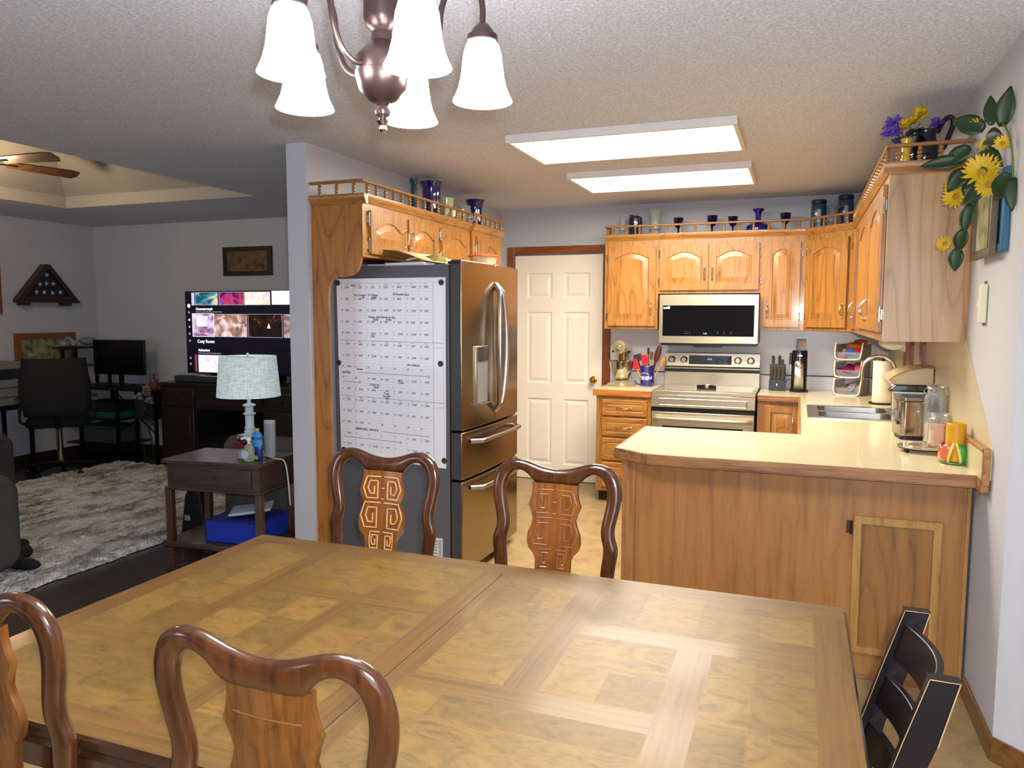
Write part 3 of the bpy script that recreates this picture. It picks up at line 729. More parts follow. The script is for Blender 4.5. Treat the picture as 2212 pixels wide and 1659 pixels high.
CH_WOOD = wood('chair_wood', '2a1408', '3e200e', '4e2a14', 'z', rough=.2, coat=.8, cath=.12, seed=50, scale=1.2)
TEDGE = wood('table_edge_wood', '180c05', '2c190c', '3c2412', 'x', rough=.3, cath=.1)
t = thing('dining_table', 'large brown dining table with parquet burl top and center split', 'table', (TBX, TBY, 0))
hx, hy = .9125, .57
def rrect(hx, hy, r, n=5):
    return [(TBX+p[0], TBY+p[1]) for p in bowl_hole(-hx, -hy, hx, hy, r, n)]
m = MB(); rr_ = [(rrect(hx, hy, .03), TBZ-.006), (rrect(hx, hy, .03), TBZ-.020), (rrect(hx-.008, hy-.008, .026), TBZ-.030), (rrect(hx-.006, hy-.006, .026), TBZ-.042)]
for (a, za), (b, zb) in zip(rr_, rr_[1:]): m.strip([(x, y, zb) for x, y in b], [(x, y, za) for x, y in a], True)
m.strip([(x, y, TBZ-.006) for x, y in rrect(hx, hy, .03)], [(x, y, TBZ-.0005) for x, y in rrect(hx-.005, hy-.005, .026)], True)
m.add([(x, y, TBZ-.042) for x, y in rrect(hx-.006, hy-.006, .026)], [tuple(reversed(range(24)))])
top = m.build('tabletop', TEDGE, t)
# veneer pattern, local to table centre: x -.9075...9075, y -.565...565
def cells():
    out = []
    X0, X1, Y0, Y1 = -.9075, .9075, -.565, .565
    def add(x0, y0, x1, y1, k): out.append((x0, y0, x1, y1, k))
    b = .075
    add(X0, Y1-b, X1, Y1, 1); add(X0, Y0, X1, Y0+b, 1); add(X0, Y0+b, X0+b, Y1-b, 2); add(X1-b, Y0+b, X1, Y1-b, 2)
    add(-.062, Y0+b, -.0012, Y1-b, 2); add(.0012, Y0+b, .048, Y1-b, 2)
    # right half
    add(.24, -.13, .315, Y1-b, 2); add(.048, -.205, .548, -.13, 1); add(.548, Y0+b, .623, .168, 2); add(.315, .168, X1-b, .24, 1)
    add(.048, -.13, .24, Y1-b, 0); add(.315, -.13, .548, .168, 0); add(.315, .24, X1-b, Y1-b, 0); add(.623, Y0+b, X1-b, .168, 0); add(.048, Y0+b, .548, -.205, 0)
    # left half (pinwheel)
    add(-.622, -.205, -.567, Y1-b, 2); add(-.567, .137, -.062, .205, 1); add(-.322, Y0+b, -.268, .137, 2); add(X0+b, -.25, -.622, -.205, 1)
    add(-.622, Y0+b, -.567, -.205, 0)
    add(X0+b, -.205, -.622, Y1-b, 0); add(-.567, .205, -.062, Y1-b, 0); add(-.567, Y0+b, -.322, .137, 0); add(-.268, Y0+b, -.062, .137, 0); add(X0+b, Y0+b, -.622, -.25, 0)
    return out
m = MB(R4(0, (TBX, TBY, TBZ)))
for x0, y0, x1, y1, k in cells():
    m.slot = k; m.add([(x0, y0, 0), (x1, y0, 0), (x1, y1, 0), (x0, y1, 0)], [(0, 1, 2, 3)])
m.slot = 0
m.build('veneer', [M_BURL, M_STX, M_STY], top, smooth=False)
MB().box(TBX-.0012, TBY-hy+.006, TBZ-.003, TBX+.0012, TBY+hy-.006, TBZ-.0006).build('leaf_gap', plain('gap_black', '080503', .9), top)
m = MB(); ax, ay = hx-.06, hy-.06
for b in ((-ax, -ay, ax, -ay+.02), (-ax, ay-.02, ax, ay), (-ax, -ay+.02, -ax+.02, ay-.02), (ax-.02, -ay+.02, ax, ay-.02)):
    m.box(TBX+b[0], TBY+b[1], .62, TBX+b[2], TBY+b[3], TBZ-.0425)
m.build('apron', CH_WOOD, t, bevel=.003)
for sx in (-1, 1):
    for sy in (-1, 1):
        x, y = TBX+sx*(hx-.10), TBY+sy*(hy-.10)
        if sy > 0 or True:
            MB().tube(catmull([(x, y, .62), (x+sx*.015, y+sy*.015, .52), (x+sx*.01, y+sy*.01, .35), (x, y, .18), (x-sx*.005, y-sy*.005, .08), (x+sx*.02, y+sy*.02, .03), (x+sx*.02, y+sy*.02, 0)], 4), [.045]*4+[.042]*4+[.032]*4+[.024]*4+[.024]*4+[.034]*4+[.03], 14).build('leg', CH_WOOD, t)

# ------------------------------------------------------------------ carved dining chairs (local: front faces -y, origin at floor under the back)
SPLAT = wood('splat_wood', '4a260e', '6c3c16', '7e4b20', 'z', rough=.25, coat=.5, cath=.35, seed=60, scale=1.4)
SPLATL = wood('splat_wood_light', '3c200c', '5e3614', '6f451e', 'z', rough=.25, coat=.5, cath=.3, seed=63, scale=1.4)
CUSH = plain('seat_cushion_fabric', '6d5a3c', .9, bump=.3, bscale=300)
H = 1.03
RK = math.tan(math.radians(5.5))
def yb(z): return (z-.46)*RK if z > .46 else -(z-.46)*.06       # back rake
def dining_chair(name, label, carve, worn):
    t = thing(name, label, 'chair', (0, 0, 0), group='carved dining chairs around the table')
    # stations of the looped back: (x_out, z_out, x_in, z_in) right half, z measured from the top
    st = [(.205, -.58, .165, -.58), (.196, -.42, .160, -.42), (.200, -.335, .163, -.335), (.208, -.29, .170, -.29), (.212, -.262, .172, -.266), (.196, -.232, .160, -.232), (.196, -.20, .160, -.20), (.205, -.165, .168, -.165),
          (.214, -.125, .176, -.125), (.216, -.085, .178, -.092), (.208, -.048, .172, -.066), (.190, -.020, .160, -.048), (.162, -.004, .142, -.038), (.132, 0, .122, -.038), (.105, -.005, .104, -.046), (.082, -.012, .088, -.060), (.060, -.020, .076, -.080), (.030, -.027, .040, -.080), (0, -.029, 0, -.080)]
    st = [(a+.003, b, c-.006, d) if i < 13 else (a, b, c, d) for i, (a, b, c, d) in enumerate(st)]
    full = st+[(-a, b, -c, d) for a, b, c, d in reversed(st[:-1])]
    n = 14; vs = []; fs = []
    for xo, zo, xi, zi in full:
        zo += H; zi += H; cx, cz = (xo+xi)/2, (zo+zi)/2; hx_, hz = (xo-xi)/2, (zo-zi)/2
        for k in range(n):
            a = 2*PI*k/n; ca, sa = math.cos(a), math.sin(a); ca = math.copysign(abs(ca)**.85, ca); sa = math.copysign(abs(sa)**.85, sa)
            z = cz+hz*ca; vs.append((cx+hx_*ca, yb(z)+.016*sa+.02*(1-(cx/.2)**2)*(1 if z > .9 else 0)*.5, z))
    for i in range(len(full)-1):
        for k in range(n): q = (k+1) % n; fs.append((i*n+k, i*n+q, (i+1)*n+q, (i+1)*n+k))
    fs += [tuple(reversed(range(n))), tuple((len(full)-1)*n+k for k in range(n))]
    m = MB(); m.add(vs, fs); m.build('back_frame', CH_WOOD, t, W=False, ang=1.4, sub=1)
    for s in (-1, 1):
        MB().tube([(s*.185, yb(.46), .47), (s*.185, .005, .30), (s*.19, .03, .12), (s*.195, .06, 0)], [.019, .018, .017, .016], 10, flat=(1, 1)).build('rear_leg', CH_WOOD, t, W=False)
    sp = [(.078, -.074), (.076, -.10), (.080, -.122), (.088, -.145), (.078, -.168), (.072, -.19), (.078, -.212), (.088, -.235), (.0905, -.262), (.084, -.285), (.068, -.302), (.060, -.32), (.058, -.38), (.060, -.46), (.070, -.56)]
    pts = [(x, H+z) for x, z in sp]+[(-x, H+z) for x, z in reversed(sp)]
    m = MB(); A = [(x, yb(z)-.009+.008*(1-(x/.09)**2), z) for x, z in pts]; B = [(x, yb(z)+.006+.008*(1-(x/.09)**2), z) for x, z in pts]
    L = len(sp)
    rows = []
    for i in range(L): rows.append(([(sp[i][0]*u, yb(H+sp[i][1])-.009+.008*(1-u*u), H+sp[i][1]) for u in (1, .6, .2, -.2, -.6, -1)], [(sp[i][0]*u, yb(H+sp[i][1])+.006+.008*(1-u*u), H+sp[i][1]) for u in (1, .6, .2, -.2, -.6, -1)]))
    m.sheet([r[0] for r in rows]); m.sheet([list(reversed(r[1])) for r in rows]); m.strip([r[1][0] for r in rows], [r[0][0] for r in rows]); m.strip([r[0][-1] for r in rows], [r[1][-1] for r in rows])
    spl = m.build('splat', SPLAT if carve else SPLATL, t, W=False, ang=.8)
    if carve:
        m = MB(); y_ = lambda x, z: yb(z)-.0095+.008*(1-(x/.09)**2)
        for zc, hw, hh in ((H-.135, .030, .040), (H-.232, .034, .046), (H-.318, .021, .030)):
            for s in (-1, 1):
                cx = s*(hw+.006); bulge = .010 if hw > .025 else 0
                P = [(cx-s*hw, hh), (cx+s*hw*.8, hh), (cx+s*hw*.95+s*bulge, 0), (cx+s*hw*.8, -hh*.9), (cx-s*hw*.55, -hh*.9), (cx-s*hw*.55, hh*.62), (cx+s*hw*.45, hh*.62), (cx+s*hw*.55+s*bulge*.5, 0), (cx+s*hw*.4, -hh*.5), (cx-s*hw*.1, -hh*.5), (cx-s*hw*.1, hh*.2)]
                line = []
                for (xa, za), (xb, zb) in zip(P, P[1:]):
                    for q in range(3): f = q/3; line.append((xa+(xb-xa)*f, za+(zb-za)*f))
                line.append(P[-1])
                m.tube([(x, y_(x, zc+z)-.0006, zc+z) for x, z in line], .0017 if not worn else .0029, 6)
        for za, zb in ((H-.172, H-.19), (H-.135, H-.15)):
            m.tube([(-.006, y_(0, za)-.0005, za), (.006, y_(0, za)-.0005, za)], .0022, 6)
        m.build('carving', plain('worn_carving', 'bd8f58', .55) if worn else plain('carving_edge', '83502a', .3, coat=.4), spl, W=False, label='greek-key carving rubbed pale' if worn else None)
    else:
        m = MB(); z = H-.125; m.tube([(x/10*.062, yb(z)+.0062+.008*(1-(x/10*.8)**2), z) for x in range(-10, 11)], .0022, 6); m.build('carved_line', plain('carved_line_edge', '6e4420', .25, coat=.5), spl, W=False)
    m = MB(); m.prism([(-.195, .03), (.195, .03), (.225, -.41), (.19, -.425), (-.19, -.425), (-.225, -.41)], .40, .45); m.build('seat_frame', CH_WOOD, t, W=False, bevel=.008)
    m = MB(); m.prism([(-.175, .0), (.175, .0), (.203, -.385), (.17, -.40), (-.17, -.40), (-.203, -.385)], .451, .478); m.build('seat', CUSH, t, W=False, bevel=.012, seg=3)
    for s in (-1, 1):
        MB().tube(catmull([(s*.19, -.385, .41), (s*.205, -.40, .34), (s*.198, -.395, .22), (s*.188, -.38, .10), (s*.195, -.39, .035), (s*.20, -.40, 0)], 3), [.030]*3+[.032]*3+[.024]*3+[.017]*3+[.018]*3+[.028], 12).build('front_leg', CH_WOOD, t, W=False)
    return t
dx = {'L': 0}
def place(t, x, y, rz):
    t.location = (x, y, 0); t.rotation_euler = (0, 0, rz); ROOTM[t.name] = R4(rz, (x, y, 0)); return t
YO = yb(H)
c1 = dining_chair('dining_chair', 'carved dining chair with pale worn greek-key splat in front of refrigerator', True, True)
place(c1, -1.345, 2.30-YO, 0)
c2 = dining_chair('dining_chair', 'carved dining chair at the far table side nearest the peninsula', True, False)
place(c2, -.722, 2.325-YO, 0)
c3 = dining_chair('dining_chair', 'dining chair seen from behind at the near table side, whole back showing', False, False)
place(c3, -.718, .876+YO, PI)
c4 = inst(c3, (-1.365, .880+YO, 0), PI, 'dining chair cut off by the left edge of the view')

# dark angular chair at the right end
DP = plain('dark_purple_lacquer', '0e060b', .38, coat=.1, var=.35)
DPE = plain('worn_chair_edge', 'a38a62', .5)
t = thing('dining_chair', 'dark purple-black ladder-back chair at the right end of the table', 'chair', (.33, 1.70, 0))
HZ = .845
def px_(z): return .275+(z-.45)*.02/.4 - (0 if z > .45 else 0) + (z-HZ)*.30 + .0
for yy in (1.515, 1.86):
    m = MB(); rows = [(px_(z)-.03, px_(z)+.022+.012*k, z) for k, z in ((1, HZ), (.6, .70), (.2, .55))]
    rows = [(.243, .292, HZ), (.205, .262, .72), (.165, .215, .58), (.145, .19, .45), (.15, .19, .25), (.19, .225, 0)]
    vs = []; fs = []
    for a, b, z in rows: vs += [(a, yy-.014, z), (b, yy-.014, z), (b, yy+.014, z), (a, yy+.014, z)]
    for i in range(len(rows)-1):
        for k in range(4): q = (k+1) % 4; fs.append((i*4+q, i*4+k, (i+1)*4+k, (i+1)*4+q))
    fs += [(3, 2, 1, 0)][::1]+[tuple(range((len(rows)-1)*4, len(rows)*4))]
    m.add(vs, fs); p = m.build('post', DP, t, bevel=.003, smooth=False)
    m = MB(); m.tube([(.243, yy-.0145, HZ), (.292, yy-.0145, HZ), (.262, yy-.0145, .72)], .0014, 6); m.tube([(.243, yy-.0145, HZ), (.205, yy-.0145, .72), (.165, yy-.0145, .58)], .0009, 6); m.build('worn_edge', DPE, p)
for z0, z1 in ((.735, .815), (.62, .69), (.51, .575)):
    A = []; B = []
    rows = []
    for k in range(13):
        f = k/12; y = 1.53+.315*f; bow = .035*math.sin(PI*f)
        xc = lambda z: .145+(z-.45)*.27+bow
        rows.append([(xc(z0)-.0, y, z0), (xc(z1), y, z1), (xc(z1)+.016, y, z1), (xc(z0)+.016, y, z0), (xc(z0), y, z0)])
    m = MB().sheet(rows); m.build('back_rail', DP, t, bevel=.002)
m = MB(); m.prism([(-.185, 1.49), (.19, 1.50), (.19, 1.875), (-.185, 1.885)], .42, .455); m.build('seat', DP, t, bevel=.01)
for yy in (1.505, 1.87): MB().prism([(-.18, yy-.018), (-.145, yy-.018), (-.145, yy+.018), (-.18, yy+.018)], 0, .42).build('front_leg', DP, t)

# ------------------------------------------------------------------ refrigerator
GREY = plain('fridge_side_grey', '606066', .45, .2)
t = thing('refrigerator', 'french-door stainless refrigerator with grey side facing the table', 'refrigerator', (-2.1, 4.2, 0))
FX, FY0, FY1, FH = -1.70, 3.775, 4.66, 1.80
MB().box(-2.53, FY0, .05, FX-.095, FY1, FH-.025).build('body', GREY, t, bevel=.004)
m = MB(); m.box(-2.5, FY0+.03, .0, FX-.12, FY1-.03, .05); m.build('base_grille', BLACK, t)
def fridge_door(y0, y1, z0, z1, name):
    m = MB(); n = 8; pr = []
    yc = (FY0+FY1)/2
    def xf(y): return FX-.020*((y-yc)/(.443))**2
    ys = [y0+(y1-y0)*i/n for i in range(n+1)]
    pts = [(FX-.085, y0), *[(xf(y), y) for y in ys], (FX-.085, y1)]
    m.prism(pts, z0, z1); d = m.build(name, STEELZ, t, bevel=.006, seg=3, ang=.5)
    e = MB().box(FX-.084, y0-.0012, z0+.004, FX-.024, y0-.0002, z1-.004) if y0 <= FY0+.01 else None
    if e: e.build('side_edge', plain('fridge_door_side', '4b4a4a', .4, .5), d)
    return d
yc = (FY0+FY1)/2
d1 = fridge_door(FY0+.003, yc-.002, .862, FH, 'door'); d2 = fridge_door(yc+.002, FY1-.003, .862, FH, 'door')
d3 = fridge_door(FY0+.003, FY1-.003, .585, .850, 'drawer'); d4 = fridge_door(FY0+.003, FY1-.003, .06, .572, 'drawer')
m = MB(); m.box(FX-.094, FY0+.01, .07, FX-.086, FY1-.01, FH-.03); m.build('gasket', BLACK, t)
HS = metal('fridge_handle_steel', 'b5b3b8', .25, 'z')
for d, s in ((d1, -1), (d2, 1)):
    pts = []
    for k in range(17):
        f = k/16; z = .93+(1.685-.93)*f; b = math.sin(PI*f)**.7; pts.append((FX+.030+.022*b if 0 < k < 16 else FX-.002, yc+s*(.016+.052*b-.006), z))
    MB().tube(pts, .0125, 10, flat=(1, 1.25)).build('handle', HS, d)
for d, z, b in ((d3, .792, 1), (d4, .525, 1)):
    pts = []
    for k in range(17):
        f = k/16; y = FY0+.10+(FY1-FY0-.2)*f; pts.append((FX+(.042 if 0 < k < 16 else -.012)+.014*math.sin(PI*f), y, z))
    MB().tube(pts, .0135, 10, flat=(1, 1)).build('handle', HS, d)
# dispenser
q = MB(); q.box(FX-.028, 3.925, .985, FX+.0035, 4.10, 1.325)
di = q.build('water_dispenser', plain('dispenser_steel', 'a59c8c', .3, .9), d1, bevel=.004)
MB().box(FX+.0036, 3.945, 1.005, FX+.0050, 4.085, 1.235).build('niche', plain('dispenser_niche', '9a99a2', .3, .6), di)
MB().box(FX+.0036, 3.938, 1.24, FX+.012, 4.09, 1.318).build('control_head', plain('dispenser_head', '5a564e', .25, .8), di)
MB().box(FX+.0036, 3.935, .990, FX+.020, 4.095, 1.0).build('drip_tray', HS, di)
m = MB(); m.box(FX-.10, FY0-.001, FH-.022, FX-.03, FY0+.05, FH-.008); m.build('hinge_cover', BLACK, t)
st = MB(); st.box(-1.925, FY0-.0012, -.0, -1.86, FY0-.0002, .0); 
m = MB(); m.box(-1.905, FY0-.0012, .07, -1.840, FY0-.0003, .245); lb = m.build('energy_sticker', plain('sticker_paper', 'cfd0d2', .6), t)
m = MB()
for k in range(9): m.box(-1.900, FY0-.0016, .085+k*.017, -1.875, FY0-.0012, .090+k*.017)
for k in range(24): m.box(-1.868, FY0-.0016, .085+k*.0062, -1.848, FY0-.0012, .0875+k*.0062)
m.build('sticker_print', plain('print_grey', '5b5d60', .7), lb)

# calendar sheet with handwriting
CLX0, CLX1, CLZ0, CLZ1 = -2.497, -1.815, .668, 1.706
SH = -.012   # sheet hangs slightly skew
t = thing('schedule_sheet', 'white laminated three-month schedule with blue handwriting on the refrigerator side', 'calendar', (-2.15, FY0-.002, CLZ0))
yc_ = FY0-.0018
m = MB(); m.prism([(CLX0, CLZ0+.012), (CLX1, CLZ0-.022), (CLX1+.002, CLZ1), (CLX0-.012, CLZ1)], yc_-.0006, yc_, 'y')
m.build('sheet', plain('laminated_paper', 'ececf2', .25, coat=.3), t)
gx0, gx1, gz1 = CLX0+.012, CLX1-.075, CLZ1-.028
def cal(u, vv):       # u 0..7 columns, vv 0..15 rows
    return gx0+(gx1-gx0)*u/7, gz1-vv*.0645-.028*u/7*(vv/15)
lines = MB(); faint = MB()
def seg(m, a, b, wd):
    dx_, dz_ = b[0]-a[0], b[1]-a[1]; L = math.hypot(dx_, dz_); nx, nz = -dz_/L*wd/2, dx_/L*wd/2
    m.add([(a[0]-nx, yc_-.0009, a[1]-nz), (b[0]-nx, yc_-.0009, b[1]-nz), (b[0]+nx, yc_-.0009, b[1]+nz), (a[0]+nx, yc_-.0009, a[1]+nz)], [(0, 1, 2, 3)])
for u in range(1, 7): seg(faint, cal(u, 0), cal(u, 15), .0010)
for r in range(0, 60): seg(faint, cal(0, r/4), cal(7, r/4), .0007)
seg(lines, cal(7, 0), cal(7, 15), .0022); seg(lines, (gx0-.008, gz1+.004), (CLX1-.012, gz1), .0012); seg(lines, (CLX1-.012, gz1), (CLX1-.012, CLZ0+.03), .0012)
for r in (5, 10): seg(lines, (gx0-.006, cal(0, r)[1]), (CLX1-.012, cal(7.6, r)[1]), .0028); seg(lines, cal(7, r+.42), (CLX1-.012, cal(7.6, r+.42)[1]), .0018)
lines.build('ruling', plain('ruling_grey', '8f9098', .5), t, smooth=False); faint.build('grid', plain('grid_grey', 'b3b5bf', .5), t, smooth=False)
T = [['OFF', '5:30', '5:30', '5:30', '8:00', '12:00', '8:00'], ['OFF', '6:00', '6:00', '5:30', '6:00', 'OFF', '5:30'], ['7:30', '5:30', '12:00', 'OFF', 'OFF', '12:00', '2:00'], ['6:00', '4:00', 'OFF', 'OFF', '5:30', '6:00', 'OFF'], ['OFF', '5:30', 'April', '5:30', '12:00', '12:00', '8:00'],
     ['OFF', '6:00', '6:00', '5:30', '6:00', 'OFF', '5:30'], ['7:30', '5:30', '12:00', 'OFF', 'OFF', '12:00', '2:00'], ['12:00', '', '', '', '', '', ''], ['', '', '5:30', '5:30', 'MAY', '12:00', '2:00'], ['OFF', '6:00', '6:00', '5:30', '6:00', 'OFF', '5:30'],
     ['7:30', '5:30', '8:00', 'OFF', 'OFF', '12:00', '2:00'], ['12:00', '4:00', 'OFF', 'OFF', '5:30', '6:00', 'OFF'], ['OFF', '5:30', '', '', '', '', ''], ['June', '', '', '', '', 'OFF', '8:30'], ['7:30', '5:30', '12:00', 'OFF', '', '12:00', '2:00']]
D = [2, 3, 4, 5, 6, 7, 8, 9, 10, 11, 12, 13, 14, 15, 16, 17, 18, 19, 20, 21, 22, 23, 24, 25, 26, 27, 28, 29, 30, 31]+list(range(1, 31))+list(range(1, 32))+list(range(1, 15))
ink = MB(); dark = MB()
def wr(m, s, u, vv, size, sh=.2, b=.0004):
    x, z = cal(u, vv); text_mesh(s, size, R4(-.04, (x, yc_-.0012, z), rx=PI/2) if False else Matrix.Translation((x, yc_-.0012, z)) @ Matrix.Rotation(PI/2, 4, 'X') @ Matrix.Rotation(-.035, 4, 'Z'), m, bold=b, shear=sh, extrude=0)
for r in range(15):
    for c in range(7):
        di_ = r*7+c
        if di_ < len(D): wr(dark, str(D[di_]), c+.05, r+.40, .0125)
        if T[r][c]: wr(ink, T[r][c], c+.36, r+.42, .0150)
for r in (0, 5, 10):
    for c, dn in enumerate(('Sun', 'Mon', 'Tue', 'Wed', 'Thu', 'Fri', 'Sat')): wr(dark, dn, c+.40, r+.16, .0110, b=.0001)
wr(ink, 'March', .85, .22, .014)
NOTES = []
for s, u, vv in (('Go Cooking', 1.05, 1.08), ('5p', 1.7, 1.3), ('Co Vegas', 2.15, 1.08), ('5:30p', 2.4, 1.3), ('El Dorado Gun', 4.05, 1.02), ('Casino Adv', 2.15, 2.98), ('5:30p', 2.5, 3.2), ('Dinner to win', 3.1, 2.98), ('5:00p', 3.5, 3.2), ('5:30', 2.3, 4.68), ('Gun Reload', 5.05, 7.02), ('Vegas', 1.2, 7.62), ('EASTER', .05, 7.98), ('Down to', 2.2, 8.92), ('town', 2.5, 9.14), ('Town', 3.25, 9.66), ('be with', 3.2, 9.86), ('ma', 3.4, 10.04-.02), ('12:00', 4.35, 8.62), ('MEMORIAL  SERVICE', 1.05, 12.98)):
    nb = MB(); wr(nb, s, u, vv, .0165, b=.0006); NOTES.append(('handwritten_note', nb))
def arrow(u0, u1, vv, head=True):
    nb = MB(); seg(nb, cal(u0, vv), cal(u1, vv), .0022); x, z = cal(u1, vv)
    if head: seg(nb, (x, z), (x-.012, z+.010), .002); seg(nb, (x, z), (x-.012, z-.009), .002)
    NOTES.append(('drawn_arrow' if head else 'drawn_line', nb))
arrow(1.35, 6.75, 7.85); arrow(.05, 1.5, 8.72); arrow(.1, 4.6, 13.72); arrow(3.1, 6.7, 12.95, False)
INK = plain('blue_ink', '2b4076', .6)
for nm, nb in NOTES: nb.build(nm, INK, t, smooth=False)
ink.build('shift_times', INK, t, smooth=False); dark.build('printed_dates', plain('print_dark', '4a4b58', .6), t, smooth=False)
for i, (mx, mz, wh) in enumerate(((-2.500, 1.683, 'top left'), (-1.838, 1.678, 'top right'), (-2.502, 1.222, 'middle left'), (-1.845, 1.232, 'middle right'), (-2.478, .712, 'bottom left'), (-1.826, .690, 'bottom right'))):
    m = MB(R4(0, (mx, yc_-.0012, mz), rx=PI/2)); m.lathe([(.016, 0), (.0165, .003), (.014, .006), (.006, .0045), (0, .0045)], n=22)
    single(m, 'magnet', plain('magnet_grey', '4d4c4d', .35, .6), 'round grey magnet holding the schedule sheet, '+wh+' of the sheet', 'magnet', 'calendar magnets')

# things on top of the refrigerator
m = MB(); rows = []
for k in range(13):
    f = k/12; rows.append([(-2.22+.30*f+dy_*.03, 3.80+dy_*.50, FH+.068-.060*f+.012*math.sin(f*5)) for dy_ in (0, .5, 1)])
single(m.sheet(rows), 'file_folder', plain('folder_cream', 'd8c39c', .6), 'cream folder sheet bent over the papers on the refrigerator', 'folder', solid=.002)
zz = FH-.0245
for i, (x0, y0, a, w_, d_, h_, col, lab, cat, nm) in enumerate((
    (-2.22, 3.81, .12, .24, .16, .012, 'b9bccb', 'flat pale blue envelope stack on the refrigerator edge', 'envelope', 'envelope'),
    (-2.11, 3.80, -.05, .26, .12, .018, 'd9dbe6', 'thick white notepad at the refrigerator top edge', 'notepad', 'notepad'),
    (-2.20, 3.98, .2, .22, .20, .030, '1d2430', 'black pouch under the papers on the refrigerator', 'pouch', 'pouch'))):
    m = MB(R4(a, (x0, y0, zz))); m.box(-.1 if i else -.1, -.0, 0, w_-.1, d_, h_)
    o = m.build(nm, plain('paper_'+nm, col, .6), None, bevel=.004); recenter(o); tag(o, lab, cat)
m = MB(R4(.55, (-2.12, 3.90, FH+.008), ry=-.25)); m.box(0, -.02, 0, .13, .02, .008)
single(m, 'letter', plain('letter_white', 'dcd8cc', .6), 'white folded letter leaning on the refrigerator papers', 'letter')
m = MB(R4(.5, (-2.06, 3.88, FH-.008), ry=-.18)); m.box(0, -.02, 0, .14, .02, .006)
single(m, 'greeting_card', plain('card_orange', 'b0603a', .6), 'orange-red card among the refrigerator papers', 'card')
m = MB(R4(.1, (-1.99, 3.83, zz))); m.ell((0, 0, .012), (.022, .014, .011)); single(m, 'clip', plain('pink_plastic', 'b52a4a', .4), 'small pink-red clip on the refrigerator edge', 'clip')
m = MB(R4(.1, (-2.045, 3.83, zz))); m.ell((0, 0, .012), (.022, .014, .011)); single(m, 'clip', plain('blue_plastic', '2a3f9c', .4), 'small blue clip on the refrigerator edge', 'clip')
m = MB(); m.ell((-2.0, 4.02, FH+.012), (.07, .07, .036)); single(m, 'fabric_bundle', plain('camo_fabric', '6b6a3a', .9, var=.5), 'olive patterned bundle under the cream folder', 'bundle')
t = thing('food_container', 'clear round food tub with orange-red lid on the refrigerator', 'food container', (-1.86, 4.42, FH))
MB().lathe([(.068, .001), (.085, .055), (.086, .060)], (-1.86, 4.42, FH), 28).build('tub', glass('tub_plastic', (.95, .9, .85), .1, .7, (.85, .7, .55)), t)
MB().lathe([(.088, .0605), (.098, .062), (.098, .070), (.085, .074), (.080, .070), (0, .070)], (-1.86, 4.42, FH), 28).build('lid', plain('lid_red', 'c2553c', .3), t)

# ------------------------------------------------------------------ range and microwave
t = thing('range', 'stainless electric range with backguard knobs between the worktops', 'range', (-.67, 6.15, 0))
x0, x1, yf = -1.052, -.284, 5.845
BODY = plain('range_body', '3a3836', .4, .6)
MB().box(x0+.004, yf+.03, .06, x1-.004, YB-.035, .895).build('body', BODY, t)
MB().box(x0+.02, yf+.06, 0, x1-.02, YB-.06, .06).build('base', BLACK, t)
MB().box(x0, yf, .896, x1, 6.40, .925).build('cooktop_frame', STEEL, t, bevel=.004)
MB().box(x0+.03, yf+.075, .9252, x1-.03, 6.385, .928).build('glass_cooktop', plain('cooktop_glass', 'b0a48c', .16, .7, coat=.6), t)
m = MB(); m.prism([(yf-.004, .895), (yf-.004, .80), (yf+.02, .79), (yf+.03, .79), (yf+.03, .895)], x0, x1, 'x'); m.build('front_panel', STEEL, t, bevel=.003)
m = MB(); f = lambda i, y: [(x0+.055+i, y, .812+i*.6), (x1-.055-i, y, .812+i*.6), (x1-.055-i, y, .868-i*.6), (x0+.055+i, y, .868-i*.6)]
m.strip(f(0, yf-.0045), f(.006, yf-.0075), True); m.strip(f(.006, yf-.0075), f(.012, yf-.0045), True); m.build('panel_rim', STEEL, t)
MB().box(x0+.004, yf+.012, .765, x1-.004, yf+.04, .789).build('vent_gap', BLACK, t)
d = MB().box(x0+.004, yf-.002, .23, x1-.004, yf+.028, .762).build('oven_door', STEEL, t, bevel=.005)
MB().box(x0+.085, yf-.004, .30, x1-.085, yf-.0022, .655).build('window', BLKGLASS, d)
MB().tube([(x0+.03, yf-.004, .715), (x0+.03, yf-.045, .715), (x0+.06, yf-.055, .715), (x1-.06, yf-.055, .715), (x1-.03, yf-.045, .715), (x1-.03, yf-.004, .715)], .016, 12).build('handle', STEEL, d)
m = MB(); m.box(x1-.16, yf-.0052, .60, x1-.13, yf-.0041, .628); m.box(x1-.112, yf-.0052, .60, x1-.082, yf-.0041, .628); m.build('sticker', plain('sticker_paper', 'cfd0d2', .6), d)
MB().box(x0+.004, yf, .075, x1-.004, yf+.028, .222).build('storage_drawer', STEEL, t, bevel=.004)
bg = MB(); bg.prism([(6.40, .90), (6.40, 1.035), (6.435, 1.045), (6.405, 1.06), (6.405, 1.07), (6.385, 1.085), (6.40, 1.19), (6.425, 1.195), (6.47, 1.195), (6.47, .90)], x0+.008, x1-.002, 'x')
b = bg.build('backguard', STEEL, t, ang=.3)
MB().box(x0+.008, 6.388, 1.037, x1-.002, 6.43, 1.062).build('black_band', BLACK, b)
Mt = R4(0, (0, 6.3855, 1.088), rx=-.14)
m = MB(Mt); m.box(-.845, -.003, .012, -.505, 0, .085); m.build('display', BLKGLASS, b)
m = text_mesh('12:45', .018, Mt @ Matrix.Translation((-.70, -.0035, .05)) @ Matrix.Rotation(PI/2, 4, 'X')); m.build('clock_digits', plain('clock_glow', '5fb8d8', .5, emit='8fd8ff', es=1.2), b, smooth=False)
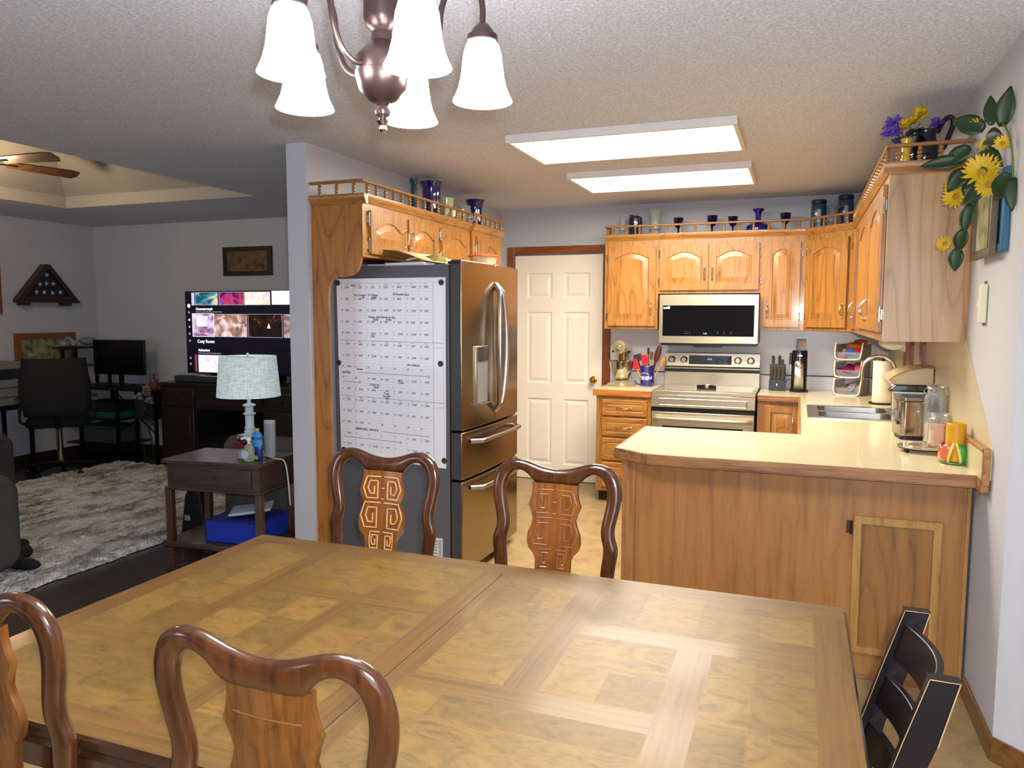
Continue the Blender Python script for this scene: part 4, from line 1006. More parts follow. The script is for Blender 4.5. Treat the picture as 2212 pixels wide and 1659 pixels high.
for kx in (-.985, -.885, -.455, -.355):
    m = MB(Mt @ R4(0, (kx, 0, .047), rx=PI/2)); m.lathe([(.030, 0), (.030, .006), (.023, .010), (.021, .026), (.018, .030), (0, .030)], n=22); m.box(-.004, -.022, .029, .004, .022, .036); m.build('knob', plain('knob_steel', '9a9284', .25, 1), b)
t = thing('spoon_rest', 'black winged spoon rest at the middle of the cooktop', 'spoon rest', (-.665, 6.14, .928))
m = MB(); m.lathe([(.012, .001), (.045, .005), (.052, .024), (.049, .026), (.040, .012), (0, .008)], (-.665, 6.14, .928), 18, sx=1.25, sy=.8); m.build('bowl', plain('black_ceramic', '0b0b0c', .12, coat=1), t)
for s in (-1, 1):
    m = MB(); m.prism([(-.665+s*.01, 6.12), (-.665+s*.075, 6.08), (-.665+s*.07, 6.13), (-.665+s*.015, 6.15)], .9285, .955); m.build('wing', plain('black_ceramic', '0b0b0c', .12, coat=1), t, bevel=.004)
t = thing('microwave', 'stainless over-the-range microwave with black glass front', 'microwave', (-.67, 6.3, 1.275))
mx0, mx1, mf, mz0, mz1 = -1.052, -.292, 6.111, 1.276, 1.665
MB().box(mx0+.004, mf+.022, mz0+.012, mx1-.004, YB-.01, mz1).build('body', BODY, t)
PALE = metal('microwave_steel', 'c9bb9c', .3, 'x')
d = MB().box(mx0, mf, mz0+.006, mx1, mf+.0215, mz1).build('door', PALE, t, bevel=.004)
MB().box(mx0+.03, mf-.002, mz0+.062, mx1-.032, mf-.0003, mz1-.085).build('black_glass', BLKGLASS, d)
m = text_mesh('1:35', .017, Matrix.Translation((-.705, mf-.0022, mz0+.078)) @ Matrix.Rotation(PI/2, 4, 'X')); m.build('clock_digits', plain('clock_glow', '5fb8d8', .5, emit='8fd8ff', es=1.2), d, smooth=False)
m = MB()
for k in range(6):
    for j in range(2): m.box(-.85+k*.018 if k < 3 else -.60+(k-3)*.05, mf-.0026, mz0+.082+j*.014, -.838+k*.018 if k < 3 else -.588+(k-3)*.05, mf-.0021, mz0+.086+j*.014)
m.build('button_marks', plain('faint_print', '3a3a3c', .5), d, smooth=False)
m = MB(); m.box(mx0+.036, mf-.0032, mz1-.112, mx0+.066, mf-.0022, mz1-.098); m.box(mx0+.066, mf-.0032, mz1-.112, mx0+.086, mf-.0022, mz1-.092); m.build('sticker', plain('sticker_paper', 'cfd0d2', .6), d)
m = MB(); m.box(mx0+.02, mf+.02, mz0-.012, mx1-.01, mf+.33, mz0+.0115); m.prism([(-.79, mz0-.012), (-.77, mz0-.024), (-.57, mz0-.024), (-.55, mz0-.012)], mf+.03, mf+.2, 'y'); m.build('vent_base', BLACK, t)

# ------------------------------------------------------------------ worktop objects, left of the range
t = thing('stand_mixer', 'silver stand mixer with steel bowl on the small worktop', 'stand mixer', (-1.375, 6.28, ZW))
CHAMP = plain('champagne_enamel', 'a79a78', .22, .5, coat=.8)
mx, my = -1.375, 6.24
m = MB(); m.lathe([(.118, .001), (.122, .010), (.112, .022), (.085, .034), (.050, .052), (.045, .060), (0, .060)], (mx, my, ZW), 32, sy=.95); m.build('base', CHAMP, t)
m = MB(); m.tube([(mx, my+.10, ZW+.02), (mx, my+.115, ZW+.10), (mx, my+.115, ZW+.20), (mx, my+.10, ZW+.27)], [.045, .036, .034, .042], 16); m.build('column', CHAMP, t)
bw = [(.040, .050), (.062, .060), (.085, .100), (.100, .150), (.108, .205), (.112, .208), (.106, .203), (.095, .150), (.080, .105), (.05, .068), (0, .066)]
m = MB(); m.lathe([(r*.95, z) for r, z in bw], (mx, my-.01, ZW), 36); m.build('bowl', plain('polished_steel', 'b8b2a8', .08, 1), t)
m = MB(); m.tube(catmull([(mx, my-.115, ZW+.325), (mx, my-.10, ZW+.327), (mx, my-.05, ZW+.33), (mx, my+.06, ZW+.325), (mx, my+.15, ZW+.315), (mx, my+.17, ZW+.313)], 4), [.012, .035, .048, .053, .055, .056]+[.058]*8+[.055]*4+[.045, .03, .012][:3], 18); m.build('motor_head', CHAMP, t)
MB().lathe([(.041, .205), (.043, .25), (.046, .285)], (mx, my-.03, ZW), 24).build('planetary_hub', plain('polished_steel', 'b8b2a8', .08, 1), t)
m = MB(); m.tube([(mx-.046, my-.045, ZW+.292), (mx-.045, my-.085, ZW+.292), (mx, my-.098, ZW+.292), (mx+.045, my-.085, ZW+.292), (mx+.046, my-.045, ZW+.292)], .005, 8); m.build('trim_band', CHROME, t)
MB(R4(0, (mx, my-.120, ZW+.325), rx=PI/2)).lathe([(.016, -.006), (.016, .008), (.011, .012), (0, .012)], n=18).build('attachment_knob', CHROME, t)
for s in (-1, 1): MB(R4(0, (mx+s*.052, my-.03, ZW+.288), ry=s*PI/2)).lathe([(.004, 0), (.005, .012), (.009, .015), (.009, .024), (0, .026)], n=12).build('side_knob', BLACK, t)
MB().tube(catmull([(mx+.10, my+.06, ZW+.04), (mx+.13, my+.05, ZW+.012), (mx+.19, my+.09, ZW+.006), (mx+.24, my+.16, ZW+.006)], 5), .004, 8).build('power_cord', BLACK, t)
t = thing('utensil_crock', 'dark blue ceramic crock lettered UTENSILS beside the range', 'crock', (-1.185, 6.30, ZW))
ux, uy = -1.172, 6.30; CROCK = plain('blue_ceramic', '191b78', .18, coat=.8)
MB().lathe([(.054, .001), (.057, .006), (.057, .160), (.060, .165), (.058, .169), (.053, .165), (.052, .012), (0, .010)], (ux, uy, ZW), 32).build('jar', CROCK, t)
def wrap_text(s, size, z, mb, bold=.0003, arc=0):
    R = .0578; tmp = text_mesh(s, size, I4, align='CENTER', bold=bold, extrude=0)
    for f in tmp.f:
        vs = []
        for i in f:
            x, y, _ = tmp.v[i]; a = x/R - math.radians(14); vs.append((ux+R*math.sin(a)*1.0, uy-R*math.cos(a), ZW+z+y-arc*x*x))
        mb.add(vs, [tuple(range(len(vs)))])
m = MB(); wrap_text('UTENSILS', .031, .062, m, .0012); wrap_text('Home Best Time', .0125, .108, m, .0003, 9.0)
a0 = [(ux+.0579*math.sin(a), uy-.0579*math.cos(a)) for a in [math.radians(-50+i*4) for i in range(19)]]
m.strip([(x, y, ZW+.054) for x, y in a0], [(x, y, ZW+.0565) for x, y in a0])
m.build('lettering', plain('crock_white', 'd9dcef', .5), t, smooth=False)
SILI = plain('red_silicone', 'c01f2c', .4); BEECH = plain('beech_wood', 'b98a50', .5, var=.15); DWOOD = plain('dark_utensil_wood', '4a2315', .45, var=.2); BUT = plain('black_nylon', '2a1b16', .5)
def utensil(name, label, dx_, dy_, tx, ty, L, head, hm, sm=BEECH, hl=.085, hw=.03, sr=.006):
    b0 = Vector((ux+dx_*.3, uy+dy_*.3, ZW+.014)); d_ = Vector((tx, ty, 1)).normalized(); p1 = b0+d_*L; p2 = p1+d_*hl
    t = thing(name, label, 'utensil', tuple(b0), group='utensils in the crock'); MB().cyl(tuple(b0), tuple(p1+d_*.012), sr, n=8).build('handle', sm, t)
    sd = d_.cross(Vector((0, 1, 0))).normalized(); m = MB()
    if head == 'flat':
        q = [p1-sd*hw*.55, p1-sd*hw+d_*hl*.35, p2-sd*hw*.9, p2+sd*hw*.7, p1+sd*hw+d_*hl*.3, p1+sd*hw*.5]
        n_ = Vector((0, -.006, 0)); m.add([tuple(v-n_) for v in q]+[tuple(v+n_) for v in q], [tuple(range(6)), tuple(reversed(range(6, 12)))]+[(i, (i+1) % 6, (i+1) % 6+6, i+6) for i in range(6)])
        m.build('blade', hm, t, bevel=.003)
    else:
        c_ = (p1+p2)/2; nn = d_.cross(sd); m.M = Matrix(((sd.x, nn.x, d_.x, c_.x), (sd.y, nn.y, d_.y, c_.y), (sd.z, nn.z, d_.z, c_.z), (0, 0, 0, 1))); m.ell((0, 0, 0), (hw, .009, hl/2) if True else 0, 14, 10); m.build('bowl', hm, t)
utensil('spatula', 'red silicone spatula leaning left in the crock', -.10, -.05, -.42, -.05, .135, 'flat', SILI, BEECH, .085, .024)
utensil('spatula', 'red silicone spatula upright at the crock center', -.02, -.10, -.05, -.08, .165, 'flat', SILI, BEECH, .080, .024)
utensil('turner', 'brown slotted turner behind the left red spatula', -.08, .06, -.30, .05, .20, 'flat', BUT, BUT, .055, .035)
utensil('wooden_spoon', 'dark wooden spoon leaning right in the crock', .06, .0, .26, .0, .19, 'bowl', DWOOD, DWOOD, .15, .026, .009)
utensil('wooden_spoon', 'pale wooden spoon rightmost in the crock', .10, .04, .46, .08, .16, 'bowl', BEECH, BEECH, .10, .026)
utensil('tongs', 'dark tongs standing behind the right red spatula', .03, .05, -.02, .0, .25, 'flat', BUT, BUT, .05, .007, .003)
utensil('fork', 'olive-brown wooden fork between spatula and dark spoon', .03, .02, .08, .06, .21, 'flat', plain('olive_wood', '5c4022', .5), BEECH, .06, .012)

# ------------------------------------------------------------------ right of the range
t = thing('knife_block', 'dark grey knife block full of knives beside the grinder', 'knife block', (-.145, 6.33, ZW))
kx, ky = -.148, 6.30; BLK2 = plain('knife_block_grey', '2c2e38', .45)
m = MB(); m.prism([(ky-.01, ZW+.001), (ky+.10, ZW+.001), (ky+.13, ZW+.195), (ky+.045, ZW+.205)], kx-.058, kx+.058, 'x'); m.build('block', plain('knife_block_dark', '15130f', .4), t, bevel=.003)
MB().box(kx-.060, ky-.035, ZW+.001, kx+.060, ky+.02, ZW+.085).build('front_base', BLK2, t, bevel=.003)
m = text_mesh('S', .024, Matrix.Translation((kx-.006, ky-.0355, ZW+.04)) @ Matrix.Rotation(PI/2, 4, 'X'), bold=.001); m.build('emblem', plain('crock_white', 'd9dcef', .5), t, smooth=False)
KH = plain('knife_handle_brass_grey', '6d6248', .3, .6)
def knife(label, x, y, z, L, tilt, r=.008):
    t2 = thing('knife', label, 'knife', (x, y, z), group='knives in the block')
    a = Vector((0, tilt, 1)).normalized(); p = Vector((x, y, z)); m = MB(); m.tube([tuple(p), tuple(p+a*L*.5), tuple(p+a*L*.88), tuple(p+a*L)], [r*.8, r, r*.85, r*.7], 8); m.build('handle', KH, t2)
    MB().tube([tuple(p+a*(L*.80)), tuple(p+a*(L*.86))], [r*1.05, r*1.05], 8).build('ferrule', HANDLE, t2)
for i, w_ in enumerate(('leftmost steak knife in the front row of the block', 'second steak knife from left in the front row of the block', 'third steak knife from left in the front row of the block', 'rightmost steak knife in the front row of the block')): knife(w_, kx-.042+i*.028, ky+.008, ZW+.088, .098, .12, .009)
knife('long knife handle standing up at left of the block top', kx-.035, ky+.075, ZW+.205, .065, .1, .012)
knife('long knife handle standing up at right of the block top', kx+.012, ky+.075, ZW+.205, .068, .1, .012)
knife('scissor handle low at the right of the block top', kx+.034, ky+.085, ZW+.203, .038, .1, .011)
t = thing('countertop_appliance', 'tall black and steel cylindrical appliance with clear top beside the knife block', 'appliance', (.018, 6.25, ZW))
gx, gy = .012, 6.26
MB().lathe([(.068, .001), (.070, .012), (.062, .020), (.060, .022)], (gx, gy, ZW), 28).build('foot', BLACK, t)
MB().lathe([(.058, .0205), (.058, .30), (.056, .318), (.050, .322), (0, .322)], (gx, gy, ZW), 28).build('body', plain('gloss_black', '0b0b0c', .15, coat=.8), t)
A_ = [math.radians(-115+i*5) for i in range(11)]
ar = lambda R, z: [(gx+R*math.cos(a), gy+R*math.sin(a), ZW+z) for a in [math.radians(-128+i*6) for i in range(13)]]
m = MB(); m.strip(ar(.0588, .022), ar(.0588, .22)); m.build('steel_sleeve', metal('sleeve_steel', 'c8c4bc', .42, 'z'), t, solid=.001)
MB(R4(0, (gx-.008, gy-.0585, ZW+.215), rx=PI/2)).lathe([(.027, 0), (.027, .004), (.023, .006), (0, .006)], n=24).build('round_button', plain('button_silver', 'd5d5d5', .2, 1), t)
MB().box(gx-.012, gy-.0605, ZW+.278, gx+.018, gy-.0575, ZW+.286).build('indicator_strip', CHROME, t)
MB().box(gx-.075, gy-.015, ZW+.21, gx-.056, gy+.015, ZW+.30).build('side_lever', BLACK, t, bevel=.003)
m = MB(); m.prism([(gx-.034, ZW+.3225), (gx+.050, ZW+.3225), (gx+.050, ZW+.425), (gx-.034, ZW+.425)], gy-.035, gy+.03, 'y', holes=[[(gx-.028, ZW+.325), (gx+.044, ZW+.325), (gx+.044, ZW+.412), (gx-.028, ZW+.412)]])
m.build('top_frame', plain('smoked_plastic', '3a312c', .2, coat=.5), t)
MB().box(gx-.0275, gy-.004, ZW+.3235, gx+.0435, gy, ZW+.411).build('clear_panel', glass('smoke_glass', (.8, .74, .72), .05, .8, (.5, .45, .42)), t)
MB().tube(catmull([(gx-.06, gy+.03, ZW+.09), (gx-.09, gy+.05, ZW+.08), (gx-.12, gy+.10, ZW+.03), (gx-.16, gy+.13, ZW+.008)], 5), .0025, 6).build('power_cord', BLACK, t)
# three stacked bins in the corner
WF = plain('bin_rim_cream', 'ddd3bd', .45); CLR = glass('bin_clear', (.86, .86, .9), .08, .72, (.45, .45, .5))
bx, by = .385, 6.20
contents = {0: ('9a7a3c', 'cookie bag', 'tan snack packets lying in the bottom bin'), 1: ('8c1f3a', 'snack', 'dark red snack packets heaped in the middle bin'), 2: ('a8452c', 'snack', 'orange snack bag sticking out of the top bin')}
for i in range(3):
    z = ZW+.001+i*.132
    t = thing('storage_bin', ('bottom clear bin with cream rim in the corner stack', 'middle clear bin with cream rim in the corner stack', 'topmost clear bin overflowing with snacks in the corner')[i], 'bin', (bx, by, z), group='stacked snack bins')
    w_, d_ = .095, .125
    Mb = R4(-.35, (bx, by, z)); m = MB(Mb); m.box(-w_+.004, -d_+.01, .006, -w_+.008, d_, .112); m.box(w_-.008, -d_+.01, .006, w_-.004, d_, .112); m.box(-w_+.008, d_-.004, .006, w_-.008, d_, .112); m.box(-w_+.008, -d_+.01, .006, w_-.008, -d_+.014, .055)
    m.build('clear_walls', CLR, t)
    m = MB(Mb); m.prism([(-w_, -d_), (w_, -d_), (w_, d_), (-w_, d_)], 0, .006); m.build('floor_panel', CLR, t)
    m = MB(Mb); rp = [(-w_, -d_+.02, .124), (-w_+.002, -d_, .06), (-w_+.01, -d_-.006, .015), (-w_+.035, -d_-.01, .004), (0, -d_-.014, .001), (w_-.035, -d_-.01, .004), (w_-.01, -d_-.006, .015), (w_-.002, -d_, .06), (w_, -d_+.02, .124)]
    m.tube(catmull(rp, 4), .0055, 8); m.build('rim', WF, t)
    c_ = contents[i]
    PL = (('tan cookie packet', 'brown snack packet', 'silver-grey snack packet', 'pale tan cracker packet'), ('dark red snack packet', 'crimson snack packet', 'deep maroon snack packet', 'dusty pink snack packet'), ('orange snack packet', 'yellow snack packet', 'blue snack packet', 'bright red snack packet'))
    for k in range(4):
        cols = [c_[0], ('6b5230', 'a03050', 'c9a23a')[i], ('8a8a90', '701a30', '3a5fa8')[i], ('b08f55', 'b04a60', 'b03038')[i]]
        m = MB(Mb @ R4(random.uniform(-.5, .5), (-.045+.03*k, -.075+.02*(k % 2), .034+.013*k), rx=random.uniform(.5, .9), ry=random.uniform(-.25, .25)))
        rows = [[(x, y, .016*(1-abs(x)/.046)*(1-(y/.055)**2)*s+.002*math.sin(x*150+y*90)) for y in [-.05+.02*q for q in range(6)]] for x in [-.045+.0225*q for q in range(5)] for s in (1,)]
        low = [[(x, y, -.016*(1-abs(x)/.046)*(1-(y/.055)**2)) for x, y, zq in reversed(r)] for r in rows]
        m.sheet(rows); m.sheet(low)
        single(m, 'snack_packet', plain('packet_'+cols[k], cols[k], .35), PL[i][k]+' in the '+('bottom', 'middle', 'top')[i]+' snack bin', 'snack packet', ('packets in the bottom bin', 'packets in the middle bin', 'packets in the top bin')[i])
m = MB(R4(-.35, (bx+.015, by-.02, ZW+.36), rx=-.1)); m.ell((0, 0, 0), (.075, .07, .032), 18, 10); m.ell((.03, .01, .035), (.05, .05, .02), 16, 8)
single(m, 'bread_bag', plain('bread_brown', 'a2542a', .4, var=.3), 'orange-brown bread bag heaped on the top bin', 'bread bag')
# paper towel
t = thing('paper_towel', 'white paper towel roll on black stand behind the sink', 'paper towel', (.53, 5.60, ZW))
px0, py0 = .533, 5.60
MB().lathe([(.080, .001), (.082, .006), (.078, .010), (0, .010)], (px0, py0, ZW), 32).build('stand', plain('black_metal', '1a1512', .35, .6), t)
MB().lathe([(.020, .0105), (.060, .0105), (.061, .012), (.061, .285), (.060, .287), (.020, .287)], (px0, py0, ZW), 36).build('roll', plain('paper_white', 'e6dcc2', .85, bump=.15, bscale=120), t)
MB().lathe([(.008, .0105), (.008, .30), (.012, .305), (.012, .312), (0, .315)], (px0, py0, ZW), 12).build('post', plain('black_metal', '1a1512', .35, .6), t)
# bread box
t = thing('bread_box', 'beige roll-top bread box behind the toaster', 'bread box', (.58, 4.52, ZW))
arc_ = catmull([(.445, 1.168, 0), (.475, 1.192, 0), (.52, 1.215, 0), (.57, 1.230, 0), (.62, 1.236, 0), (.650, 1.236, 0)], 4)
pf = [(p.x, p.y) for p in arc_]; body = pf+[(.650, ZW+.001), (.50, ZW+.001), (.50, 1.105)]
MB().prism(body, 4.36, 4.70, 'y').build('body', plain('beige_stoneware', 'c0ac86', .35, coat=.3), t, bevel=.004)
MB().tube([(x-.002, 4.358, z+.001) for x, z in pf], .0032, 6).build('amber_edge', plain('amber_rim', 'a8793c', .3), t)
MB().tube([(.443, 4.356, 1.168), (.472, 4.356, 1.137), (.499, 4.356, 1.107)], .004, 6).build('pale_edge', plain('pale_rim', 'd8c9a8', .4), t)
# black topped appliance, toaster
t = thing('countertop_appliance', 'black-topped pale appliance directly behind the toaster', 'appliance', (.53, 4.27, ZW))
MB().box(.455, 4.17, ZW+.001, .635, 4.245, ZW+.205).build('body', plain('appliance_grey', '8f8d8c', .4, .3), t, bevel=.012, seg=3)
m = MB(); m.prism([(.425, ZW+.215), (.64, ZW+.215), (.64, ZW+.252), (.455, ZW+.25)], 4.15, 4.25, 'y'); m.build('lid', plain('gloss_black', '0b0b0c', .15, coat=.8), t, bevel=.006)
MB().box(.45, 4.16, ZW+.2055, .637, 4.247, ZW+.2145).build('white_band', WHITE, t)
t = thing('toaster', 'brushed steel toaster at the peninsula corner of the worktop', 'toaster', (.53, 4.07, ZW))
TS = metal('toaster_steel', 'a79f90', .13, 'z', .02)
m = MB(R4(.12, (.532, 4.07, ZW))); ox = bowl_hole(-.075, -.075, .095, .075, .022)
m.prism(ox, .018, .185); m.build('shell', TS, t, bevel=.006, seg=3)
MB(R4(.12, (.532, 4.07, ZW))).prism(bowl_hole(-.072, -.072, .092, .072, .02), .001, .0175).build('base', BLACK, t)
m = MB(R4(.12, (.532, 4.07, ZW))); m.prism(bowl_hole(-.078, -.076, .096, .076, .022), .186, .204, holes=[[(-.055, -.05), (.075, -.05), (.075, -.018), (-.055, -.018)], [(-.055, .018), (.075, .018), (.075, .05), (-.055, .05)]]); m.build('top', plain('toaster_top', '8c8a8c', .2, .9), t, bevel=.004)
m = MB(R4(.12, (.532, 4.07, ZW))); m.box(.020, -.0775, .085, .093, -.0752, .178); m.build('control_panel', plain('gloss_black', '0b0b0c', .15, coat=.8), t)
for k in (0, 1):
    m = MB(R4(.12, (.532, 4.07, ZW))); m.box(-.0935, -.045+k*.05, .10, -.0752, -.012+k*.05, .135); m.build('lever', plain('lever_silver', '9b9ba6', .25, .8), t, bevel=.003)
m = MB(R4(.12, (.532, 4.07, ZW))); m.box(-.083, -.04, .07, -.0752, -.01, .085); m.build('dial', BLACK, t)
# jars and candles
GL = glass('jar_glass', (.93, .95, .95), .03, .9, (.75, .78, .78))
t = thing('glass_jar', 'tall clip-top glass jar half full of pink salt', 'jar', (.612, 3.97, ZW))
jx, jy = .603, 3.965
pr = [(.030, .002), (.044, .003), (.046, .01), (.046, .20), (.044, .218), (.036, .232), (.034, .25), (.038, .253)]
MB().lathe(pr+[(r-.003, z+.001) for r, z in reversed(pr)], (jx, jy, ZW), 32, cap=False).build('jar', GL, t)
MB().lathe([(.036, .256), (.038, .260), (.036, .268), (.025, .272), (.008, .274), (.008, .282), (0, .284)], (jx, jy, ZW), 28).build('lid', GL, t)
m = MB(); m.tube([(jx+.039*math.cos(a), jy+.039*math.sin(a), ZW+.2545) for a in [2*PI*k/28 for k in range(28)]], .0022, 6, closed=True); m.tube([(jx+.038, jy-.01, ZW+.254), (jx+.052, jy-.012, ZW+.262), (jx+.052, jy-.012, ZW+.235), (jx+.042, jy-.012, ZW+.215)], .002, 6); m.tube([(jx-.039, jy, ZW+.254), (jx-.053, jy-.004, ZW+.245), (jx-.044, jy-.004, ZW+.225)], .002, 6); m.build('wire_clasp', CHROME, t)
o = MB().lathe([(.040, .005), (.0425, .008), (.0425, .085), (.03, .09), (0, .088)], (jx, jy, ZW), 28).build('filling', plain('pink_salt', 'f0b98a', .7, bump=.5, bscale=150, var=.15), t)
t = thing('jar_candle', 'peach candle in a smaller glass jar before the tall jar', 'candle', (.617, 3.86, ZW))
cx_, cy_ = .606, 3.862
pr = [(.030, .002), (.041, .003), (.043, .010), (.043, .115), (.040, .125), (.036, .130), (.036, .136), (.039, .140), (.039, .150)]
MB().lathe(pr+[(r-.003, z+.001) for r, z in reversed(pr)], (cx_, cy_, ZW), 32, cap=False).build('jar', GL, t)
MB().lathe([(.038, .005), (.0395, .008), (.0395, .098), (0, .099)], (cx_, cy_, ZW), 28).build('wax', plain('peach_wax', 'f7a873', .5), t)
MB().cyl((cx_, cy_, ZW+.099), (cx_, cy_, ZW+.11), .001, n=6).build('wick', BLACK, t)
t = thing('glass_trivet', 'round glass trivet with scroll pattern on four black ball feet', 'trivet', (.52, 3.68, ZW))
tx_, ty_ = .52, 3.68
MB().lathe([(.098, .019), (.100, .022), (.098, .0255), (0, .0255)], (tx_, ty_, ZW), 44).build('plate', plain('trivet_glass', 'a39a80', .12, coat=1, var=.25), t)
m = MB(); m.tube([(tx_+.097*math.cos(a), ty_+.097*math.sin(a), ZW+.018) for a in [2*PI*k/44 for k in range(44)]], .0028, 6, closed=True)
m.build('ring', plain('black_iron', '1b1410', .35, .5), t)
m = MB()
for k in range(6):
    a = k*PI/3
    m.tube([(tx_+(.02+.045*s)*math.cos(a+s*1.4), ty_+(.02+.045*s)*math.sin(a+s*1.4), ZW+.0262) for s in [q/8 for q in range(9)]], .0016, 5)
m.build('scroll_pattern', plain('scroll_brown', '8a5f45', .5), t)
for a in (-2.4, -.95, .6, 2.2): MB().ell((tx_+.093*math.cos(a), ty_+.093*math.sin(a), ZW+.0115), .0110, 14, 10).build('ball_foot', plain('black_iron', '1b1410', .35, .5), t)
t = thing('candle_holder', 'pepper-shaped ceramic holder with a fat yellow pillar candle', 'candle holder', (.60, 3.43, ZW))
hx_, hy_ = .598, 3.43
MB().lathe([(.050, .001), (.054, .004), (.052, .009), (0, .008)], (hx_, hy_, ZW), 32).build('saucer', plain('green_glaze', '3f7a4a', .2, coat=.8), t)
MB().lathe([(.034, .0095), (.036, .012), (.036, .158), (.033, .162), (.02, .157), (0, .155)], (hx_+.002, hy_, ZW), 32).build('pillar_candle', plain('yellow_wax', 'c58f14', .4, var=.06), t)
def petal(a0, col, nm, sgn=1):
    m = MB(); rows = []
    for i in range(9):
        f = i/8; z = ZW+.010+.075*f; rr = .044+.010*math.sin(PI*f*.9)-.006*f*f; wd = .42+.52*f
        rows.append([(hx_+(rr+.006*math.cos(s*1.5))*math.cos(a0+wd*s*.75), hy_+(rr+.006*math.cos(s*1.5))*math.sin(a0+wd*s*.75), z-.016*f*(1+s*sgn)**2*.5) for s in [-1+q*.25 for q in range(9)]])
    m.sheet(rows); o = m.build('petal', col, t, solid=.006, label=nm)
    for e in (0, -1):
        q = MB().tube([r[e] for r in rows], .0058, 8); 
        q.build('seed_rim', plain('pale_yellow_glaze', 'd8c25a', .3, coat=.6, bump=.6, bscale=120), o)
petal(math.radians(-146), plain('orange_glaze', 'c05a35', .2, coat=.8), 'orange-red ceramic petal', -1)
petal(math.radians(-52), plain('bright_green_glaze', '2f8a33', .2, coat=.8), 'green ceramic petal', 1)
petal(math.radians(150), plain('red_glaze', '9a3a2a', .2, coat=.8), 'dark red ceramic petal'); petal(math.radians(50), plain('orange_glaze', 'c05a35', .2, coat=.8), 'orange-red ceramic petal')
# white roll holder hanging under the near cabinet
t = thing('roll_holder', 'white roll holder hung under the right cabinet', 'roll holder', (.5, 4.9, 1.33))
MB(R4(0, (.50, 4.78, 1.345), rx=-PI/2)).lathe([(0, 0), (.036, 0), (.036, .20), (0, .20)], n=24, sx=1.6).build('cover', plain('ivory_plastic', 'd6cfb2', .35), t)
MB().box(.555, 4.76, 1.30, .562, 5.0, 1.389).build('bracket', WHITE, t, bevel=.002)
# thermostat/intercom, picture frames on the right wall
t = thing('wall_switch', 'narrow cream control unit on the right wall beside cabinet end', 'wall switch', (XR, 3.34, 1.46))
iy = 3.335
MB().box(XR-.024, iy-.022, 1.475, XR-.001, iy+.022, 1.622).build('cover', plain('ivory_plastic_wall', 'd9cfae', .4), t, bevel=.004)
MB().box(XR-.028, iy+.003, 1.535, XR-.0241, iy+.015, 1.56).build('button', WHITE, t)
m = MB(); m.cyl((XR-.008, iy+.010, 1.470), (XR-.002, iy+.010, 1.470), .006, n=10); m.cyl((XR-.008, iy+.010, 1.628), (XR-.002, iy+.010, 1.628), .006, n=10); m.build('anchor_hole', plain('anchor_grey', '6b6658', .6), t)
def wall_frame(label, y0, y1, z0, z1, off, fm, am, name='picture_frame'):
    t = thing(name, label, 'picture', (XR-off, (y0+y1)/2, z0))
    b = .028; m = MB(); m.prism([(y0, z0), (y1, z0), (y1, z1), (y0, z1)], XR-off-.022, XR-off-.0005, 'x', holes=[[(y0+b, z0+b), (y1-b, z0+b), (y1-b, z1-b), (y0+b, z1-b)]]); m.build('frame', fm, t, bevel=.003)
    MB().box(XR-off-.012, y0+b, z0+b, XR-off-.0005, y1-b, z1-b).build('artwork', am, t)
    return t
def art(name, c):
    tt = NT(name); n1 = tt.n('ShaderNodeTexNoise'); n1.inputs['Scale'].default_value = 14; n1.inputs['Detail'].default_value = 4; tt.l(tt.coords(), n1.inputs['Vector'])
    tt.l(tt.ramp(n1.outputs[0], c), tt.b.inputs['Base Color']); tt.b.inputs['Roughness'].default_value = .3; return tt.m
wall_frame('brown-framed picture hanging over the garland end', 3.12, 3.43, 1.715, 1.99, .022, plain('frame_brown', '5a4a34', .4), art('art_yellow_green', [(.3, '6e7258'), (.5, 'a39a6a'), (.7, 'b8b890')]))
wall_frame('blue-framed picture behind the brown frame on the right wall', 3.05, 3.30, 1.725, 2.01, .0, plain('frame_blue', '1f5a78', .35), art('art_blue', [(.3, '2a5a78'), (.7, '5a8aa0')]))

# ------------------------------------------------------------------ vases and glassware on the cabinet tops
COB = plain('cobalt_glaze', '0d1260', .12, coat=1); DCOB = glass('cobalt_glass', (.04, .04, .25), .03, .5, (.008, .008, .05))
CLG = glass('clear_glass', (.9, .93, .92), .03, .86, (.7, .75, .72))
def vase(name, label, cat, x, y, prof, mat, group=None, hollow=True, n=28, z=ZT, th=.003):
    pr = list(prof); full = pr+([(max(r-th, .001), zz-(.001 if i == 0 else 0)) for i, (r, zz) in enumerate(reversed(pr))] if hollow else [])
    m = MB(); m.lathe(full, (x, y, z+.0012), n, cap=not hollow); 
    if hollow: m.lathe([(0, pr[0][1]+.003), (pr[0][0]-th*.5, pr[0][1]+.003)], (x, y, z+.0012), n, cap=False)
    return single(m, name, mat, label, cat, group)
vase('vase', 'teal pillar candlestick vase, leftmost above the refrigerator', 'vase', -2.36, 4.45, [(.030, 0), (.032, .01), (.022, .04), (.020, .12), (.022, .16), (.018, .185), (.028, .20), (.032, .222), (.030, .226)], plain('teal_glaze', '163a4a', .2, coat=.8))
vase('vase', 'large cobalt blue vase with flared rim above the refrigerator', 'vase', -2.37, 4.72, [(.055, 0), (.060, .01), (.063, .06), (.062, .14), (.062, .20), (.070, .225), (.082, .243), (.083, .248)], COB)
vase('vase', 'pale green flared vase between the two cobalt vases', 'vase', -2.37, 4.96, [(.036, 0), (.040, .01), (.042, .08), (.047, .13), (.054, .175)], plain('celadon_glaze', 'b5bf8c', .25, coat=.6))
